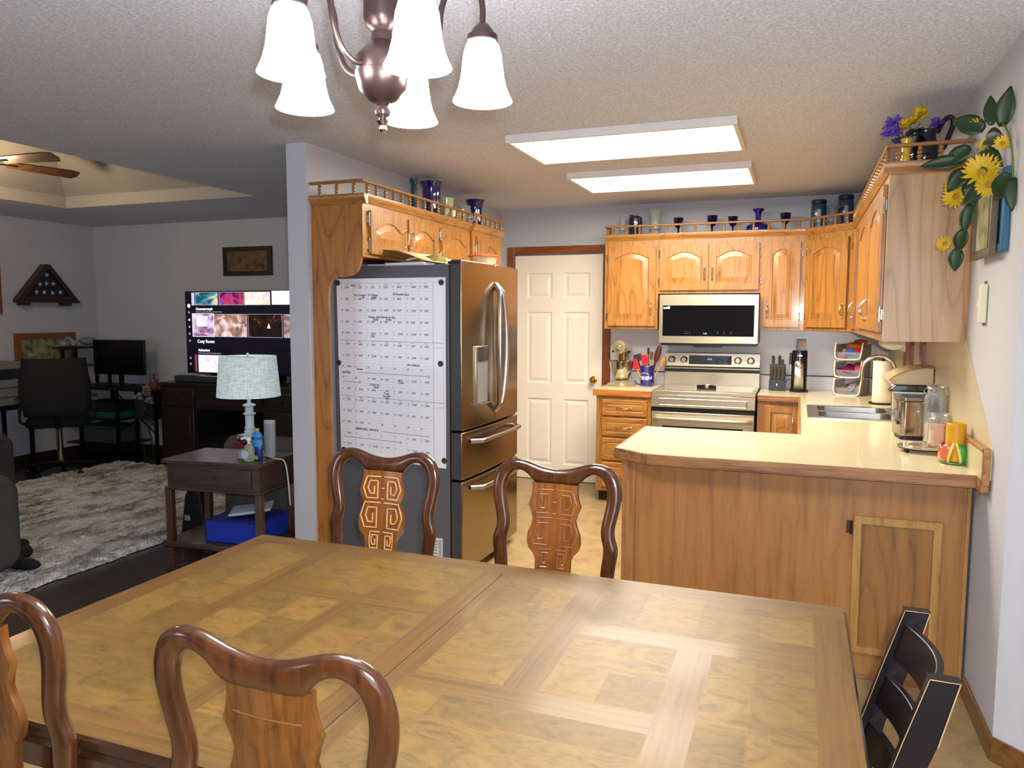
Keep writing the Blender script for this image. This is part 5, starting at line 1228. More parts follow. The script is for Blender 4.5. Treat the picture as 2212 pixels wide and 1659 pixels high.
for i, (yy, dx_, h_) in enumerate(((5.06, 0, .115), (5.10, .05, .112))):
    vase('votive_glass', ('small clear votive glass with cream wax, left one', 'small clear votive glass with cream wax, right one')[i], 'votive', -2.37+dx_, yy, [(.020, 0), (.024, .005), (.024, h_)], plain('cream_wax_glass', 'd8c9a0', .25, coat=.8), hollow=False)
vase('glass_jar', 'round clear glass fishbowl jar left of the painted cobalt vase', 'jar', -2.36, 5.24, [(.035, 0), (.055, .012), (.068, .05), (.066, .09), (.050, .12), (.044, .14), (.050, .155)], CLG)
t = thing('vase', 'cobalt vase with white painted patch and flared rim', 'vase', (-2.36, 5.44, ZT+.0012))
pr = [(.045, 0), (.050, .01), (.054, .06), (.054, .15), (.056, .18), (.068, .21), (.076, .228)]
m = MB(); m.lathe(pr+[(r-.003, z) for r, z in reversed(pr)], (-2.36, 5.44, ZT+.0012), 30, cap=False); m.lathe([(0, .002), (.044, .002)], (-2.36, 5.44, ZT+.0012), 24, cap=False); m.build('body', COB, t)
aa = [math.radians(-75+i*7) for i in range(9)]; m = MB(); m.strip([(-2.36+.0546*math.cos(a), 5.44+.0546*math.sin(a), ZT+.065+(.02 if i in (3, 4, 5) else 0)) for i, a in enumerate(aa)], [(-2.36+.0546*math.cos(a), 5.44+.0546*math.sin(a), ZT+.115+.02*math.sin(i/8*PI)) for i, a in enumerate(aa)]); m.build('painted_patch', plain('painted_white', 'cfc6cc', .4), t)
vase('drinking_glass', 'small clear glass at the far end above the refrigerator cabinets', 'glass', -2.33, 5.55, [(.028, 0), (.030, .01), (.034, .11)], CLG)
# back wall
vase('vase', 'small clear glass cylinder at the left end of the back row', 'vase', -1.405, 6.33, [(.030, 0), (.032, .01), (.028, .06), (.034, .145)], CLG)
t = thing('vase', 'dark blue draped bottle vase behind the left gallery rail', 'vase', (-1.30, 6.33, ZT))
m = MB(); m.lathe([(.048, .0012), (.052, .02), (.058, .12), (.055, .155), (.042, .168), (.030, .172), (0, .172)], (-1.30, 6.33, ZT), 20); m.build('body', plain('navy_glass', '141433', .2, coat=.8, bump=.8, bscale=28), t)
m = MB(); m.lathe([(.012, .165), (.014, .175), (.016, .182)], (-1.335, 6.33, ZT), 14); m.build('neck', plain('navy_glass', '141433', .2, coat=.8, bump=.8, bscale=28), t)
vase('vase', 'tall flared clear glass vase left of the goblets', 'vase', -1.135, 6.33, [(.046, 0), (.048, .01), (.047, .05), (.044, .10), (.048, .16), (.058, .215)], glass('frosty_glass', (.85, .9, .86), .1, .7, (.55, .6, .55)))
gob = [(.032, 0), (.033, .003), (.010, .010), (.006, .03), (.008, .058), (.024, .070), (.034, .088), (.038, .12), (.041, .142)]
for i, (x, s, lab) in enumerate(((-.950, 1.0, 'leftmost of the four dark blue goblets'), (-.682, 1.05, 'second dark blue goblet from the left'), (-.522, .95, 'third dark blue goblet, left of the decanter vase'), (-.128, 1.02, 'rightmost dark blue goblet, right of the decanter vase'))):
    t = thing('goblet', lab, 'goblet', (x, 6.35, ZT), group='dark blue goblets on the back cabinets')
    g = [(r*s, z*s) for r, z in gob]
    MB().lathe(g[:5], (x, 6.35, ZT+.0012), 22).build('stem', DCOB, t)
    m = MB(); m.lathe(g[4:]+[(r-.003, z) for r, z in reversed(g[5:])], (x, 6.35, ZT+.0012), 24, cap=False); m.build('cup', DCOB, t)
vase('vase', 'wide cobalt blue decanter vase with narrow neck among the goblets', 'vase', -.33, 6.35, [(.080, 0), (.092, .01), (.094, .03), (.088, .055), (.060, .075), (.030, .088), (.022, .11), (.022, .15), (.034, .165), (.045, .178), (.046, .184), (.040, .188)], plain('cobalt_bright', '12127a', .12, coat=1))
BG = plain('blue_grey_glaze', '2c4468', .3, coat=.6, var=.35)
for (x, y, lab, k_) in ((.11, 6.36, 'tall blue striped pottery jar left of the clear corner vase', 1.0), (.30, 6.36, 'tall blue pottery jar in the corner right of the clear vase', 1.12)):
    t = thing('pottery_jar', lab, 'jar', (x, y, ZT), group='blue pottery jars in the corner')
    MB().lathe([(.052, .0012), (.056, .01), (.057, .15*k_), (.055, .19*k_), (.050, .20*k_)], (x, y, ZT), 28).build('body', BG, t)
    MB().lathe([(.0505, .2005*k_), (.055, .205*k_), (.055, .228*k_), (.050, .234*k_), (0, .236*k_)], (x, y, ZT), 28).build('lid', plain('navy_lid', '182038', .3, coat=.5), t)
    a_ = [math.radians(-100+i*8) for i in range(4)]; m = MB(); m.strip([(x+.0578*math.cos(a), y+.0578*math.sin(a), ZT+.03) for a in a_], [(x+.0578*math.cos(a), y+.0578*math.sin(a), ZT+.16*k_) for a in a_]); m.build('pale_stripe', plain('pale_stripe', '8f9ca6', .4), t)
vase('vase', 'pinched clear glass vase between the two blue pottery jars', 'vase', .215, 6.27, [(.030, 0), (.050, .03), (.056, .065), (.045, .10), (.028, .125), (.034, .15), (.052, .172)], glass('frosty_glass2', (.8, .84, .86), .06, .75, (.4, .44, .46)))

# ------------------------------------------------------------------ flowers on the near cabinet
def blossom(m, c, r, n=22, seed=1, up=(0, 0, 1)):
    rn = random.Random(seed)
    for i in range(n):
        a = rn.uniform(0, 2*PI); e = rn.uniform(-.5, 1.3); d_ = Vector((math.cos(a)*math.cos(e), math.sin(a)*math.cos(e), math.sin(e)))
        s = d_.orthogonal().normalized(); u_ = d_.cross(s); rr = r*rn.uniform(.75, 1.05); w_ = r*.42; C = Vector(c)
        rows = [[tuple(C+d_*rr*f*1.0+s*w_*g*math.sin(PI*min(1, f+.12)*.95)+u_*w_*.35*(g*g)) for g in (-1, -.5, 0, .5, 1)] for f in (.15, .45, .75, 1.0)]
        m.sheet(rows)
YEL = plain('yellow_petals', 'c9a80a', .6, var=.2); PUR = plain('purple_petals', '5b3c9a', .6, var=.35); GRN = plain('green_leaves', '1d3514', .45, var=.35)
def leaf(m, base, d_, L, W_, nrm=(0, 0, 1), curl=.15):
    b = Vector(base); d_ = Vector(d_).normalized(); s = d_.cross(Vector(nrm)).normalized(); u_ = s.cross(d_); rows = []
    for i in range(8):
        f = i/7; w_ = W_*math.sin(PI*min(.98, f*.93+.07))**.8*(1-.25*f)
        rows.append([tuple(b+d_*L*f+s*w_*g+u_*(abs(g)*w_*.3-curl*L*f*f)) for g in (-1, -.5, 0, .5, 1)])
    m.sheet(rows)
t = thing('flower_vase', 'small yellow vase of yellow and purple flowers on the near cabinet', 'vase of flowers', (.435, 3.82, ZT))
vx, vy = .412, 3.80
MB().lathe([(.019, .0015), (.021, .005), (.018, .06), (.019, .10), (.026, .125)], (vx, vy, ZT), 20).build('vase', plain('yellow_glaze', 'c9a61a', .2, coat=.8), t)
m = MB()
for a, b, c in ((-.06, .0, .13), (.02, .02, .20), (-.02, .02, .17), (.09, .03, .17), (.05, 0, .19)): m.tube([(vx, vy, ZT+.07), (vx+a*.5, vy+b, ZT+c*.75), (vx+a, vy+b, ZT+c)], .002, 6)
m.build('stems', GRN, t)
for nm, mt, c, r, sd in (('yellow_bloom', YEL, (vx+.052, vy, ZT+.225), .042, 1), ('yellow_bloom', YEL, (vx+.03, vy+.01, ZT+.200), .034, 2), ('yellow_bloom', YEL, (vx-.012, vy-.01, ZT+.178), .034, 3), ('purple_bloom', PUR, (vx-.055, vy, ZT+.19), .045, 4), ('purple_bloom', PUR, (vx-.065, vy-.01, ZT+.152), .046, 5), ('purple_bloom', PUR, (vx-.03, vy+.02, ZT+.112), .035, 7), ('purple_bloom', PUR, (vx+.12, vy+.04, ZT+.19), .032, 6)):
    m = MB(); blossom(m, c, r, 24, sd); m.build(nm, mt, t, solid=.0008)
m = MB()
for k, (dx_, dy_, dz_) in enumerate(((.4, -.2, .3), (-.3, -.3, -.1), (.8, .1, .3), (.2, .3, .4), (.9, -.2, .1))): leaf(m, (vx+.02*dx_, vy, ZT+.135), (dx_, dy_, dz_), .07, .018)
m.build('leaves', GRN, t, solid=.0008)
t = thing('pitcher', 'dark cobalt pitcher with tall handle on the near cabinet', 'pitcher', (.50, 3.85, ZT))
qx, qy = .492, 3.86; DK = plain('dark_cobalt_glaze', '06081f', .12, coat=1)
MB().lathe([(.050, .0015), (.056, .01), (.066, .05), (.062, .09), (.046, .125), (.044, .15), (.050, .168), (.047, .166)], (qx, qy, ZT), 28).build('body', DK, t)
MB().tube(catmull([(qx+.045, qy, ZT+.055), (qx+.075, qy, ZT+.09), (qx+.10, qy, ZT+.16), (qx+.108, qy, ZT+.195), (qx+.095, qy, ZT+.218), (qx+.07, qy, ZT+.205), (qx+.045, qy, ZT+.155)], 5), .011, 10).build('handle', DK, t)

# sunflower garland on the right wall
t = thing('sunflower_garland', 'artificial sunflower garland with dark leaves on the right wall', 'garland', (XR-.03, 3.2, 1.85))
path = [(.655, 3.02, 1.93), (.64, 3.00, 2.06), (.63, 3.10, 2.16), (.60, 3.22, 2.20), (.55, 3.30, 2.12), (.57, 3.33, 2.03), (.60, 3.38, 1.94), (.60, 3.45, 1.83), (.575, 3.50, 1.75)]
MB().tube(catmull(path, 6), .0032, 6).build('vine', plain('vine_green', '5d6a22', .6), t)
LV = [((.63, 3.10, 2.15), (.05, -.25, .95), .13, .035), ((.61, 3.16, 2.17), (-.1, .1, 1), .11, .026), ((.60, 3.22, 2.17), (-.65, .25, .35), .12, .040), ((.60, 3.20, 2.13), (.2, -.7, -.1), .10, .042), ((.57, 3.28, 2.12), (-.7, .2, -.4), .10, .035), ((.56, 3.30, 2.08), (-.95, .0, -.05), .15, .030), ((.57, 3.32, 2.05), (-.5, .0, -.6), .10, .038), ((.58, 3.33, 2.02), (.1, -.2, -.8), .11, .035), ((.60, 3.22, 2.10), (.4, -.5, -.6), .10, .030),
      ((.64, 3.02, 1.98), (-.2, .3, -.6), .10, .036), ((.65, 3.00, 1.96), (-.05, -.2, -.9), .11, .026), ((.60, 3.38, 1.93), (-.2, .0, -.9), .11, .028), ((.59, 3.44, 1.84), (-.15, .1, -.8), .09, .030), ((.58, 3.48, 1.77), (-.1, 0, -1), .09, .032), ((.62, 3.12, 2.0), (-.3, .2, .5), .10, .026), ((.62, 3.12, 1.97), (.2, -.6, -.2), .10, .035), ((.60, 3.16, 1.96), (-.5, .3, -.4), .09, .033)]
for b, d_, L, W_ in LV:
    m = MB(); leaf(m, b, d_, L, W_, (-.4, -.9, .1)); m.build('leaf', GRN, t, solid=.0010)
SUN = plain('sunflower_petals', 'caa61c', .55, var=.2); SC = plain('sunflower_center', 'a07c1c', .8, bump=.8, bscale=200)
def sunflower(c, r, nrm, n=14, seed=0):
    nrm = Vector(nrm).normalized(); a_ = nrm.orthogonal().normalized(); b_ = nrm.cross(a_); C = Vector(c); m = MB(); rn = random.Random(seed)
    for ring in range(2):
        for i in range(n):
            an = 2*PI*(i+.5*ring)/n+rn.uniform(-.1, .1); d_ = (a_*math.cos(an)+b_*math.sin(an)+nrm*(.25+.25*ring)).normalized(); leaf(m, C+d_*r*.2, d_, r*.85, r*.13, nrm, -.1)
    o = m.build('sunflower', SUN, t, solid=.0006); q = MB(); q.M = Matrix.Translation(C+nrm*.004) @ nrm.to_track_quat('Z', 'Y').to_matrix().to_4x4(); q.ell((0, 0, 0), (r*.28, r*.28, r*.12), 14, 8); q.build('flower_center', SC, o)
sunflower((.545, 3.36, 1.955), .050, (-.5, -.85, .1), seed=1); sunflower((.585, 3.14, 2.005), .065, (-.3, -.9, .3), seed=2); sunflower((.60, 3.10, 1.955), .045, (-.2, -.9, -.2), seed=3); sunflower((.53, 3.45, 1.785), .034, (-.5, -.8, .1), seed=4)
sunflower((.58, 3.24, 2.19), .032, (.2, .2, .9), 10, seed=5); sunflower((.625, 3.06, 2.085), .030, (-.2, -.9, .2), 10, seed=6); sunflower((.60, 3.20, 2.11), .026, (-.4, -.9, .2), 9, seed=7); sunflower((.525, 3.36, 2.0), .026, (-.7, -.7, .1), 9, seed=8)

# ------------------------------------------------------------------ living room
def shag():
    tt = NT('shag_rug'); n1 = tt.n('ShaderNodeTexNoise'); n1.inputs['Scale'].default_value = 3.2; n1.inputs['Detail'].default_value = 6; n1.inputs['Roughness'].default_value = .72; n1.inputs['Distortion'].default_value = .5
    tt.l(tt.coords((1.9, .9, 1), rot=(0, 0, .35)), n1.inputs['Vector'])
    tt.l(tt.ramp(n1.outputs[0], [(.34, '6a6764'), (.45, 'b4b2ae'), (.56, 'eeecea')]), tt.b.inputs['Base Color']); tt.b.inputs['Roughness'].default_value = 1
    n2 = tt.n('ShaderNodeTexNoise'); n2.inputs['Scale'].default_value = 90; n2.inputs['Detail'].default_value = 3; tt.l(tt.coords((1, 1, .2)), n2.inputs['Vector']); tt.bump(n2.outputs[0], 1, .03); return tt.m
rows = []; rn = random.Random(3)
NX, NY = 120, 130
for i in range(NX+1):
    x = -6.38+(2.51)*i/NX; r = []
    for j in range(NY+1):
        y = 2.7+2.97*j/NY; e = min(i, NX-i, j, NY-j)
        r.append((x+(rn.uniform(-.015, .015) if e < 3 else rn.uniform(-.008, .008)), y+rn.uniform(-.010, .010), .004+min(1, e/2)*(.022+rn.uniform(0, .020))))
    rows.append(r)
o = MB().sheet(rows).build('shag_rug', shag()); tag(o, 'thick grey and white shag rug on the dark living room floor', 'rug')
# television and console
TVY = 6.06
t = thing('television', 'large flat television showing a picture gallery screen, on the console', 'television', (-5.12, TVY, .84))
k_ = 6.06/6.15; tx0, tx1, tz0, tz1 = -5.83, -4.40, .905, 1.732
MB().box(tx0, TVY, tz0, tx1, TVY+.045, tz1).build('cabinet', BLACK, t, bevel=.003)
MB().box(tx0+.3, TVY-.07, .842, tx0+.34, TVY+.12, .905).build('foot', BLACK, t); MB().box(tx1-.34, TVY-.07, .842, tx1-.3, TVY+.12, .905).build('foot', BLACK, t)
SY = TVY-.0008
scr = MB().box(tx0+.008, SY, tz0+.012, tx1-.008, TVY-.0001, tz1-.008).build('screen', plain('screen_off', '050507', .25, emit='100c1c', es=.5), t)
def emis(name, col, s=1.0): return plain(name, '000000', .5, emit=col, es=s)
def SX(px): return tx0+(px-403)/(620-403)*1.225*1.0
def SZ(py): return tz1-(py-629)/(805-629)*(tz1-tz0)
def tile(name, px0_, py0_, px1_, py1_, mat, d=.0006, parent=scr):
    return MB().box(SX(px0_), SY-d, SZ(py1_), SX(px1_), SY-d+.0005, SZ(py0_)).build(name, mat, parent, smooth=False)
def tv_art(name, stops, sc=9, sx=1, es=1.0, dist=1.5):
    tt = NT(name); n1 = tt.n('ShaderNodeTexNoise'); n1.inputs['Scale'].default_value = sc; n1.inputs['Detail'].default_value = 3; n1.inputs['Distortion'].default_value = dist; tt.l(tt.coords((1, sx, 1)), n1.inputs['Vector'])
    tt.l(tt.ramp(n1.outputs[0], stops), tt.b.inputs['Emission Color']); tt.b.inputs['Base Color'].default_value = (0, 0, 0, 1); tt.b.inputs['Emission Strength'].default_value = es; return tt.m
FRM = emis('tile_frame_glow', 'b9b4c8', .6); WGL = emis('white_glow', 'f0f0ff', 1.1)
for nm, a, b, c, d_, mt, bd in (('tile', 426, 632, 476, 658, tv_art('tv_reef', [(.38, '0a4a6a'), (.5, '5a8a90'), (.62, 'd8c8a8')], 6), 1), ('tile', 480, 632, 532, 658, tv_art('tv_neon', [(.35, '2a0a50'), (.48, 'a02a70'), (.55, 'c83a28'), (.66, '2a4ac0')], 9), 1), ('tile', 535, 632, 588, 658, tv_art('tv_pastel', [(.4, 'f0b8c0'), (.5, 'f8e8ec'), (.62, 'c8c068')], 4), 1), ('tile', 592, 630, 640, 658, WGL, 0),
                               ('tile', 419, 677, 466, 725, tv_art('tv_window', [(.4, '7a5068'), (.5, 'b898c0'), (.6, 'd8c8e8')], 5), 2), ('tile', 468, 678, 538, 725, tv_art('tv_cosy', [(.36, '6a5a50'), (.48, 'a87a70'), (.58, 'd0b0a8'), (.66, 'e0d0d8')], 8), 1), ('tile', 542, 678, 612, 725, tv_art('tv_fire', [(.45, '0e0606'), (.64, '2a100c'), (.72, 'b05028')], 9), 1), ('tile', 616, 678, 660, 725, tv_art('tv_cosy2', [(.4, '7a5a58'), (.6, 'c0a0a8')], 8), 1),
                               ('tile', 429, 765, 497, 802, tv_art('tv_snow', [(.4, 'd0c8ec'), (.6, 'f4f2ff')], 5), 0), ('tile', 501, 765, 569, 802, WGL, 0), ('tile', 421, 764, 426, 801, emis('tile_pink', '9a4058', .7), 0), ('tile', 418, 632, 424, 659, emis('tile_lilac', 'c8c4e8', .9), 0)):
    if bd:
        for q in ((a-.8, c and b-.8, c+.8, b+.2), (a-.8, d_-.2, c+.8, d_+.9), (a-.9, b-.8, a, d_+.9), (c, b-.8, c+1.0, d_+.9)): tile('tile_border', q[0], q[1], q[2], q[3], WGL if bd == 2 else FRM, .0007)
    tile(nm, a, b, c, d_, mt)
tile('window_pane_glow', 428, 681, 453, 704, tv_art('tv_pane', [(.3, 'd8c0e8'), (.6, 'f0e4fa')], 3), .0010)
fz = MB(); fz.M = I4; fx, fzc = SX(584), SZ(703); fz.add([(fx-.020, SY-.0012, fzc-.018), (fx+.024, SY-.0012, fzc-.018), (fx+.004, SY-.0012, fzc+.035)], [(0, 1, 2)]); fz.build('flame_glow', emis('flame', 'ffb890', 1.3), scr, smooth=False)
m = MB()
for s, px_q, py_q, sz in (('Cinematograph', 427, 669, .034), ('Cozy Room', 428, 739, .045), ('Relaxation', 430, 757, .034)):
    text_mesh(s, sz, Matrix.Translation((SX(px_q), SY-.001, SZ(py_q))) @ Matrix.Rotation(PI/2, 4, 'X'), bold=.0012, extrude=0).build('screen_text', WGL, scr, smooth=False)
for s, px_q, py_q, sz in (('Explore a curated collection of moving images', 427, 674, .022), ('Relax with a selection of calming scenes', 430, 762, .022)):
    text_mesh(s, sz*.8, Matrix.Translation((SX(px_q), SY-.001, SZ(py_q))) @ Matrix.Rotation(PI/2, 4, 'X'), bold=.0006, extrude=0).build('screen_text', FRM, scr, smooth=False)
for py_q in (660, 674, 690, 705, 720, 735, 772, 785):
    m = MB(R4(0, (SX(411.5), SY-.001, SZ(py_q)), rx=PI/2)); m.lathe([(.0, 0), (.012 if py_q != 660 else .020, 0)], n=14, cap=False); m.build('menu_icon', WGL if py_q in (660, 690) else FRM, scr, smooth=False)
DWD = wood('console_dark_wood', '100a08', '1f1611', '2a1e18', 'x', rough=.35, cath=.1); DWZ = wood('console_dark_wood_z', '100a08', '1f1611', '2a1e18', 'z', rough=.35, cath=.1)
t = thing('media_console', 'dark wooden media console under the television', 'console', (-5.05, 5.9, 0))
cx0, cx1, cy0, cy1 = -5.83, -4.15, 5.70, 6.13
MB().box(cx0-.015, cy0-.015, .81, cx1+.015, cy1, .84).build('top', DWD, t, bevel=.004)
MB().box(cx0, cy0, .05, cx1, cy1-.005, .8095).build('body', DWZ, t); MB().box(cx0+.03, cy0+.03, 0, cx1-.03, cy1-.03, .05).build('plinth', BLACK, t)
for a, b in ((cx0+.04, cx0+.42), (cx1-.42, cx1-.04)):
    d = MB().box(a, cy0-.018, .62, b, cy0-.0005, .78).build('drawer', DWD, t, bevel=.004); MB().ell(((a+b)/2, cy0-.028, .70), .012).build('knob', plain('dark_knob', '2a2622', .3, .8), d)
    d = MB().box(a, cy0-.018, .09, b, cy0-.0005, .60).build('door', DWZ, t, bevel=.004); MB().box(a+.05, cy0-.022, .14, b-.05, cy0-.0182, .55).build('door_panel', DWD, d, bevel=.003)
MB().box(cx0+.46, cy0-.016, .10, cx1-.46, cy0-.0005, .60).build('fireplace_screen', plain('smoked_glass_front', '0a0a0c', .15), t); MB().box(cx0+.46, cy0-.018, .64, cx1-.46, cy0-.0005, .77).build('shelf_front', DWD, t)
t = thing('soundbar', 'long grey soundbar lying on the console before the television', 'soundbar', (-5.2, 5.80, .84))
MB().box(-5.72, 5.76, .8415, -4.55, 5.84, .905).build('body', plain('soundbar_grey', '2e3033', .6, bump=.4, bscale=400), t, bevel=.015, seg=3); MB().box(-5.70, 5.775, .9052, -4.57, 5.83, .907).build('top_panel', BLACK, t)
# pictures, flag case on walls
def frame_back(label, x0, x1, z0, z1, yw, fm, am, inner=None, b=.03, tilt=0, cat='picture'):
    t = thing('picture_frame', label, cat, ((x0+x1)/2, yw, z0)); m = MB(); m.prism([(x0, z0), (x1, z0), (x1, z1), (x0, z1)], yw-.025, yw-.001, 'y', holes=[[(x0+b, z0+b), (x1-b, z0+b), (x1-b, z1-b), (x0+b, z1-b)]]); m.build('frame', fm, t, bevel=.005)
    MB().box(x0+b, yw-.014, z0+b, x1-b, yw-.001, z1-b).build('artwork', am, t)
    if inner: m = MB(); c = b; m.prism([(x0+c, z0+c), (x1-c, z0+c), (x1-c, z1-c), (x0+c, z1-c)], yw-.018, yw-.0142, 'y', holes=[[(x0+c+.008, z0+c+.008), (x1-c-.008, z0+c+.008), (x1-c-.008, z1-c-.008), (x0+c+.008, z1-c-.008)]]); m.build('gilt_liner', inner, t)
    return t
frame_back('small dark-framed brown print above the television', -5.44, -4.85, 1.885, 2.17, LRY, plain('frame_dark', '1c1610', .4), art('art_brown_print', [(.35, '3e2c1e'), (.5, '5e4830'), (.65, '6e5a38')]), plain('gilt', '8a6a2a', .35, .7), .045)
t = thing('flag_case', 'triangular wooden case with folded starred flag on the left wall', 'flag case', (LRX+.05, 5.58, 1.62))
FW = plain('flag_case_wood', '2a140c', .35, coat=.3); fx_ = LRX+.002
tri = [(5.245, 1.64), (5.91, 1.64), (5.60, 2.0), (5.555, 2.0)]; tin = [(5.34, 1.68), (5.82, 1.68), (5.585, 1.945), (5.57, 1.945)]
m = MB(); m.prism(tri, fx_, fx_+.09, 'x', holes=[tin]); m.build('frame', FW, t, bevel=.004)
m = MB(); m.box(fx_, 5.25, 1.615, fx_+.10, 5.91, 1.639); m.build('ledge', FW, t)
for yy in (5.33, 5.78): MB().box(fx_, yy-.04, 1.585, fx_+.09, yy+.04, 1.6145).build('foot', FW, t)
MB().prism(tin, fx_+.02, fx_+.06, 'x').build('folded_flag', plain('flag_navy', '141c30', .8, bump=.3), t)
m = MB()
for sy_, sz_ in ((5.578, 1.895), (5.50, 1.80), (5.57, 1.808), (5.645, 1.808), (5.72, 1.725), (5.63, 1.715), (5.46, 1.72), (5.54, 1.72)):
    pts = [(fx_+.0605, sy_+(.028 if k % 2 == 0 else .011)*math.sin(k*PI/5), sz_+(.028 if k % 2 == 0 else .011)*math.cos(k*PI/5)) for k in range(10)]
    m.add(pts+[(fx_+.0612, sy_, sz_)], [(k, (k+1) % 10, 10) for k in range(10)])
m.build('stars', plain('star_white', 'b9bcc4', .7), t, smooth=False)
def frame_left(label, y0, y1, z0, z1, fm, am, b=.04, off=.001, lean=0):
    t = thing('picture_frame', label, 'picture', (LRX+off, (y0+y1)/2, z0)); m = MB(); m.prism([(y0, z0), (y1, z0), (y1, z1), (y0, z1)], LRX+off, LRX+off+.03, 'x', holes=[[(y0+b, z0+b), (y1-b, z0+b), (y1-b, z1-b), (y0+b, z1-b)]]); m.build('frame', fm, t, bevel=.004)
    MB().box(LRX+off, y0+b, z0+b, LRX+off+.012, y1-b, z1-b).build('artwork', am, t); return t
ORF = plain('orange_frame_wood', '7a4416', .4, var=.2)
frame_left('wood-framed picture at the far left edge of the view', 4.55, 5.125, 1.50, 2.07, ORF, art('art_dim', [(.3, '3a3020'), (.7, '6a5a40')]))
frame_left('wide wood-framed landscape standing behind the desk shelf', 5.235, 5.90, .79, 1.31, ORF, art('art_landscape', [(.35, '4a4a38'), (.5, '84805a'), (.65, 'a09a70')]), .055)
# desk with shelf tower
MET = plain('black_desk_metal', '0d0d0e', .4, .4); DTOP = plain('dark_desk_top', '14100f', .45, var=.3)
t = thing('computer_desk', 'black metal-framed desk with a raised side shelf', 'desk', (-6.5, 5.9, 0))
MB().box(-7.14, 5.70, .735, -5.90, 6.15, .76).build('desktop', DTOP, t, bevel=.002)
for x in (-6.94, -6.43, -6.17-.0, -5.92):
    for y in (5.72, 6.12):
        if x == -6.43 and y > 6: continue
        MB().box(x-.013, y-.013, 0, x+.013, y+.013, .734).build('leg', MET, t)
MB().box(-7.13, 5.70, .16, -6.43, 6.15, .175).build('lower_shelf', DTOP, t); MB().box(-7.13, 5.70, .42, -6.43, 6.15, .435).build('middle_shelf', DTOP, t)
for y in (5.72, 6.12):
    for x in (-7.15, -6.965): MB().box(x-.013, y-.013, .761, x+.013, y+.013, 1.145).build('shelf_post', MET, t)
MB().box(-7.17, 5.62, 1.146, -6.95, 6.15, 1.165).build('raised_shelf', DTOP, t, bevel=.002)
m = MB(); m.box(-6.972, 5.73, .96, -6.960, 6.12, .975); m.build('rail', MET, t)
m = MB(); m.tube([(-6.43, 5.735, .70), (-6.17, 5.735, .48), (-5.92, 5.735, .30)], .007, 6); m.tube([(-6.42, 5.735, .32), (-6.17, 5.735, .46)], .007, 6); m.build('cross_brace', MET, t)
MB().box(-6.17, 5.70, .46, -5.93, 6.10, .72).build('side_box', plain('dark_fabric_box', '0e0d0f', .8), t)
t = thing('monitor', 'black computer monitor standing on the desk', 'monitor', (-6.6, 5.9, .76))
Mm = R4(.10, (-6.60, 5.93, .76)); MB(Mm).box(-.315, -.015, .115, .315, .015, .475).build('panel', BLACK, t, bevel=.004); MB(Mm).box(-.305, -.0165, .125, .305, -.0152, .467).build('screen', plain('screen_black', '030304', .25), t)
m = MB(Mm); m.box(-.02, .0, .01, .02, .03, .13); m.build('neck', BLACK, t); m = MB(Mm); m.prism([(-.14, -.10), (.14, -.10), (.11, .08), (-.11, .08)], .0012, .010); m.build('base', BLACK, t, bevel=.003)
t = thing('candle_jar', 'red candle glowing in a glass jar on the desk', 'candle', (-5.99, 5.84, .76))
MB().lathe([(.040, .0012), (.043, .01), (.043, .145), (.040, .15)], (-6.03, 5.82, .76), 24, cap=False).build('jar', glass('dark_jar_glass', (.6, .5, .5), .05, .8, (.3, .15, .12)), t)
MB().lathe([(.0, .003), (.038, .004), (.038, .085), (0, .084)], (-6.03, 5.82, .76), 20).build('wax', plain('red_wax', '7a1d16', .4, emit='a02a18', es=.08), t); MB().ell((-6.03, 5.785, .79), (.004, .003, .008)).build('flame', emis('candle_flame', 'ffb070', 3), t)
t = thing('headset', 'white headset lying on the raised shelf', 'headset', (-6.9, 5.9, 1.165))
WG = plain('gadget_white', '8f9096', .5)
m = MB(); m.tube([(-7.06+.07*math.cos(a), 5.72, 1.18+.075*math.sin(a)+.0) for a in [PI*k/10 for k in range(11)]], .014, 8); m.build('headband', WG, t)
MB().ell((-7.06, 5.66, 1.198), (.050, .03, .032)).build('ear_cup', WG, t); MB().ell((-7.04, 5.76, 1.20), (.04, .03, .034)).build('ear_cup', WG, t)
t = thing('gadget', 'low pale rounded gadget on the raised shelf by the monitor', 'gadget', (-6.75, 5.9, 1.1665))
MB().ell((-7.06, 5.95, 1.218), (.07, .10, .042), 20, 12).build('body', plain('gadget_grey', '77787e', .6), t); MB().box(-7.15, 5.83, 1.1665, -6.96, 6.08, 1.175).build('tray', WG, t)
t = thing('storage_tub', 'teal storage tub on the middle desk shelf', 'tub', (-6.7, 5.9, .435))
TEAL = plain('teal_plastic', '0a5a52', .4)
m = MB(); m.prism([(-6.98, 5.73), (-6.46, 5.73), (-6.46, 6.08), (-6.98, 6.08)], .4365, .50); m.build('lid', TEAL, t, bevel=.008); MB().box(-6.96, 5.75, .5005, -6.50, 6.05, .60).build('dark_bag', plain('black_bag', '0c0b0d', .7), t)
t = thing('storage_tub', 'teal-lidded clear tub on the lower desk shelf', 'tub', (-6.8, 5.9, .175))
MB().box(-6.98, 5.74, .1765, -6.50, 6.06, .33).build('tub', plain('murky_plastic', '3e4448', .4), t, bevel=.01); MB().box(-6.99, 5.73, .331, -6.49, 6.07, .352).build('lid', TEAL, t, bevel=.004)
t = thing('printer', 'cream and black printer cut off by the left edge', 'printer', (-6.9, 4.9, .70))
PRW = plain('printer_cream', '77766e', .5)
MB().box(-7.17, 4.62, .66, -6.78, 5.06, .90).build('body', PRW, t, bevel=.006); MB().box(-7.17, 4.62, .901, -6.78, 5.06, .99).build('scanner_lid', BLACK, t, bevel=.004); MB().box(-7.17, 4.66, .991, -6.82, 5.02, 1.06).build('paper_tray', PRW, t, bevel=.004)
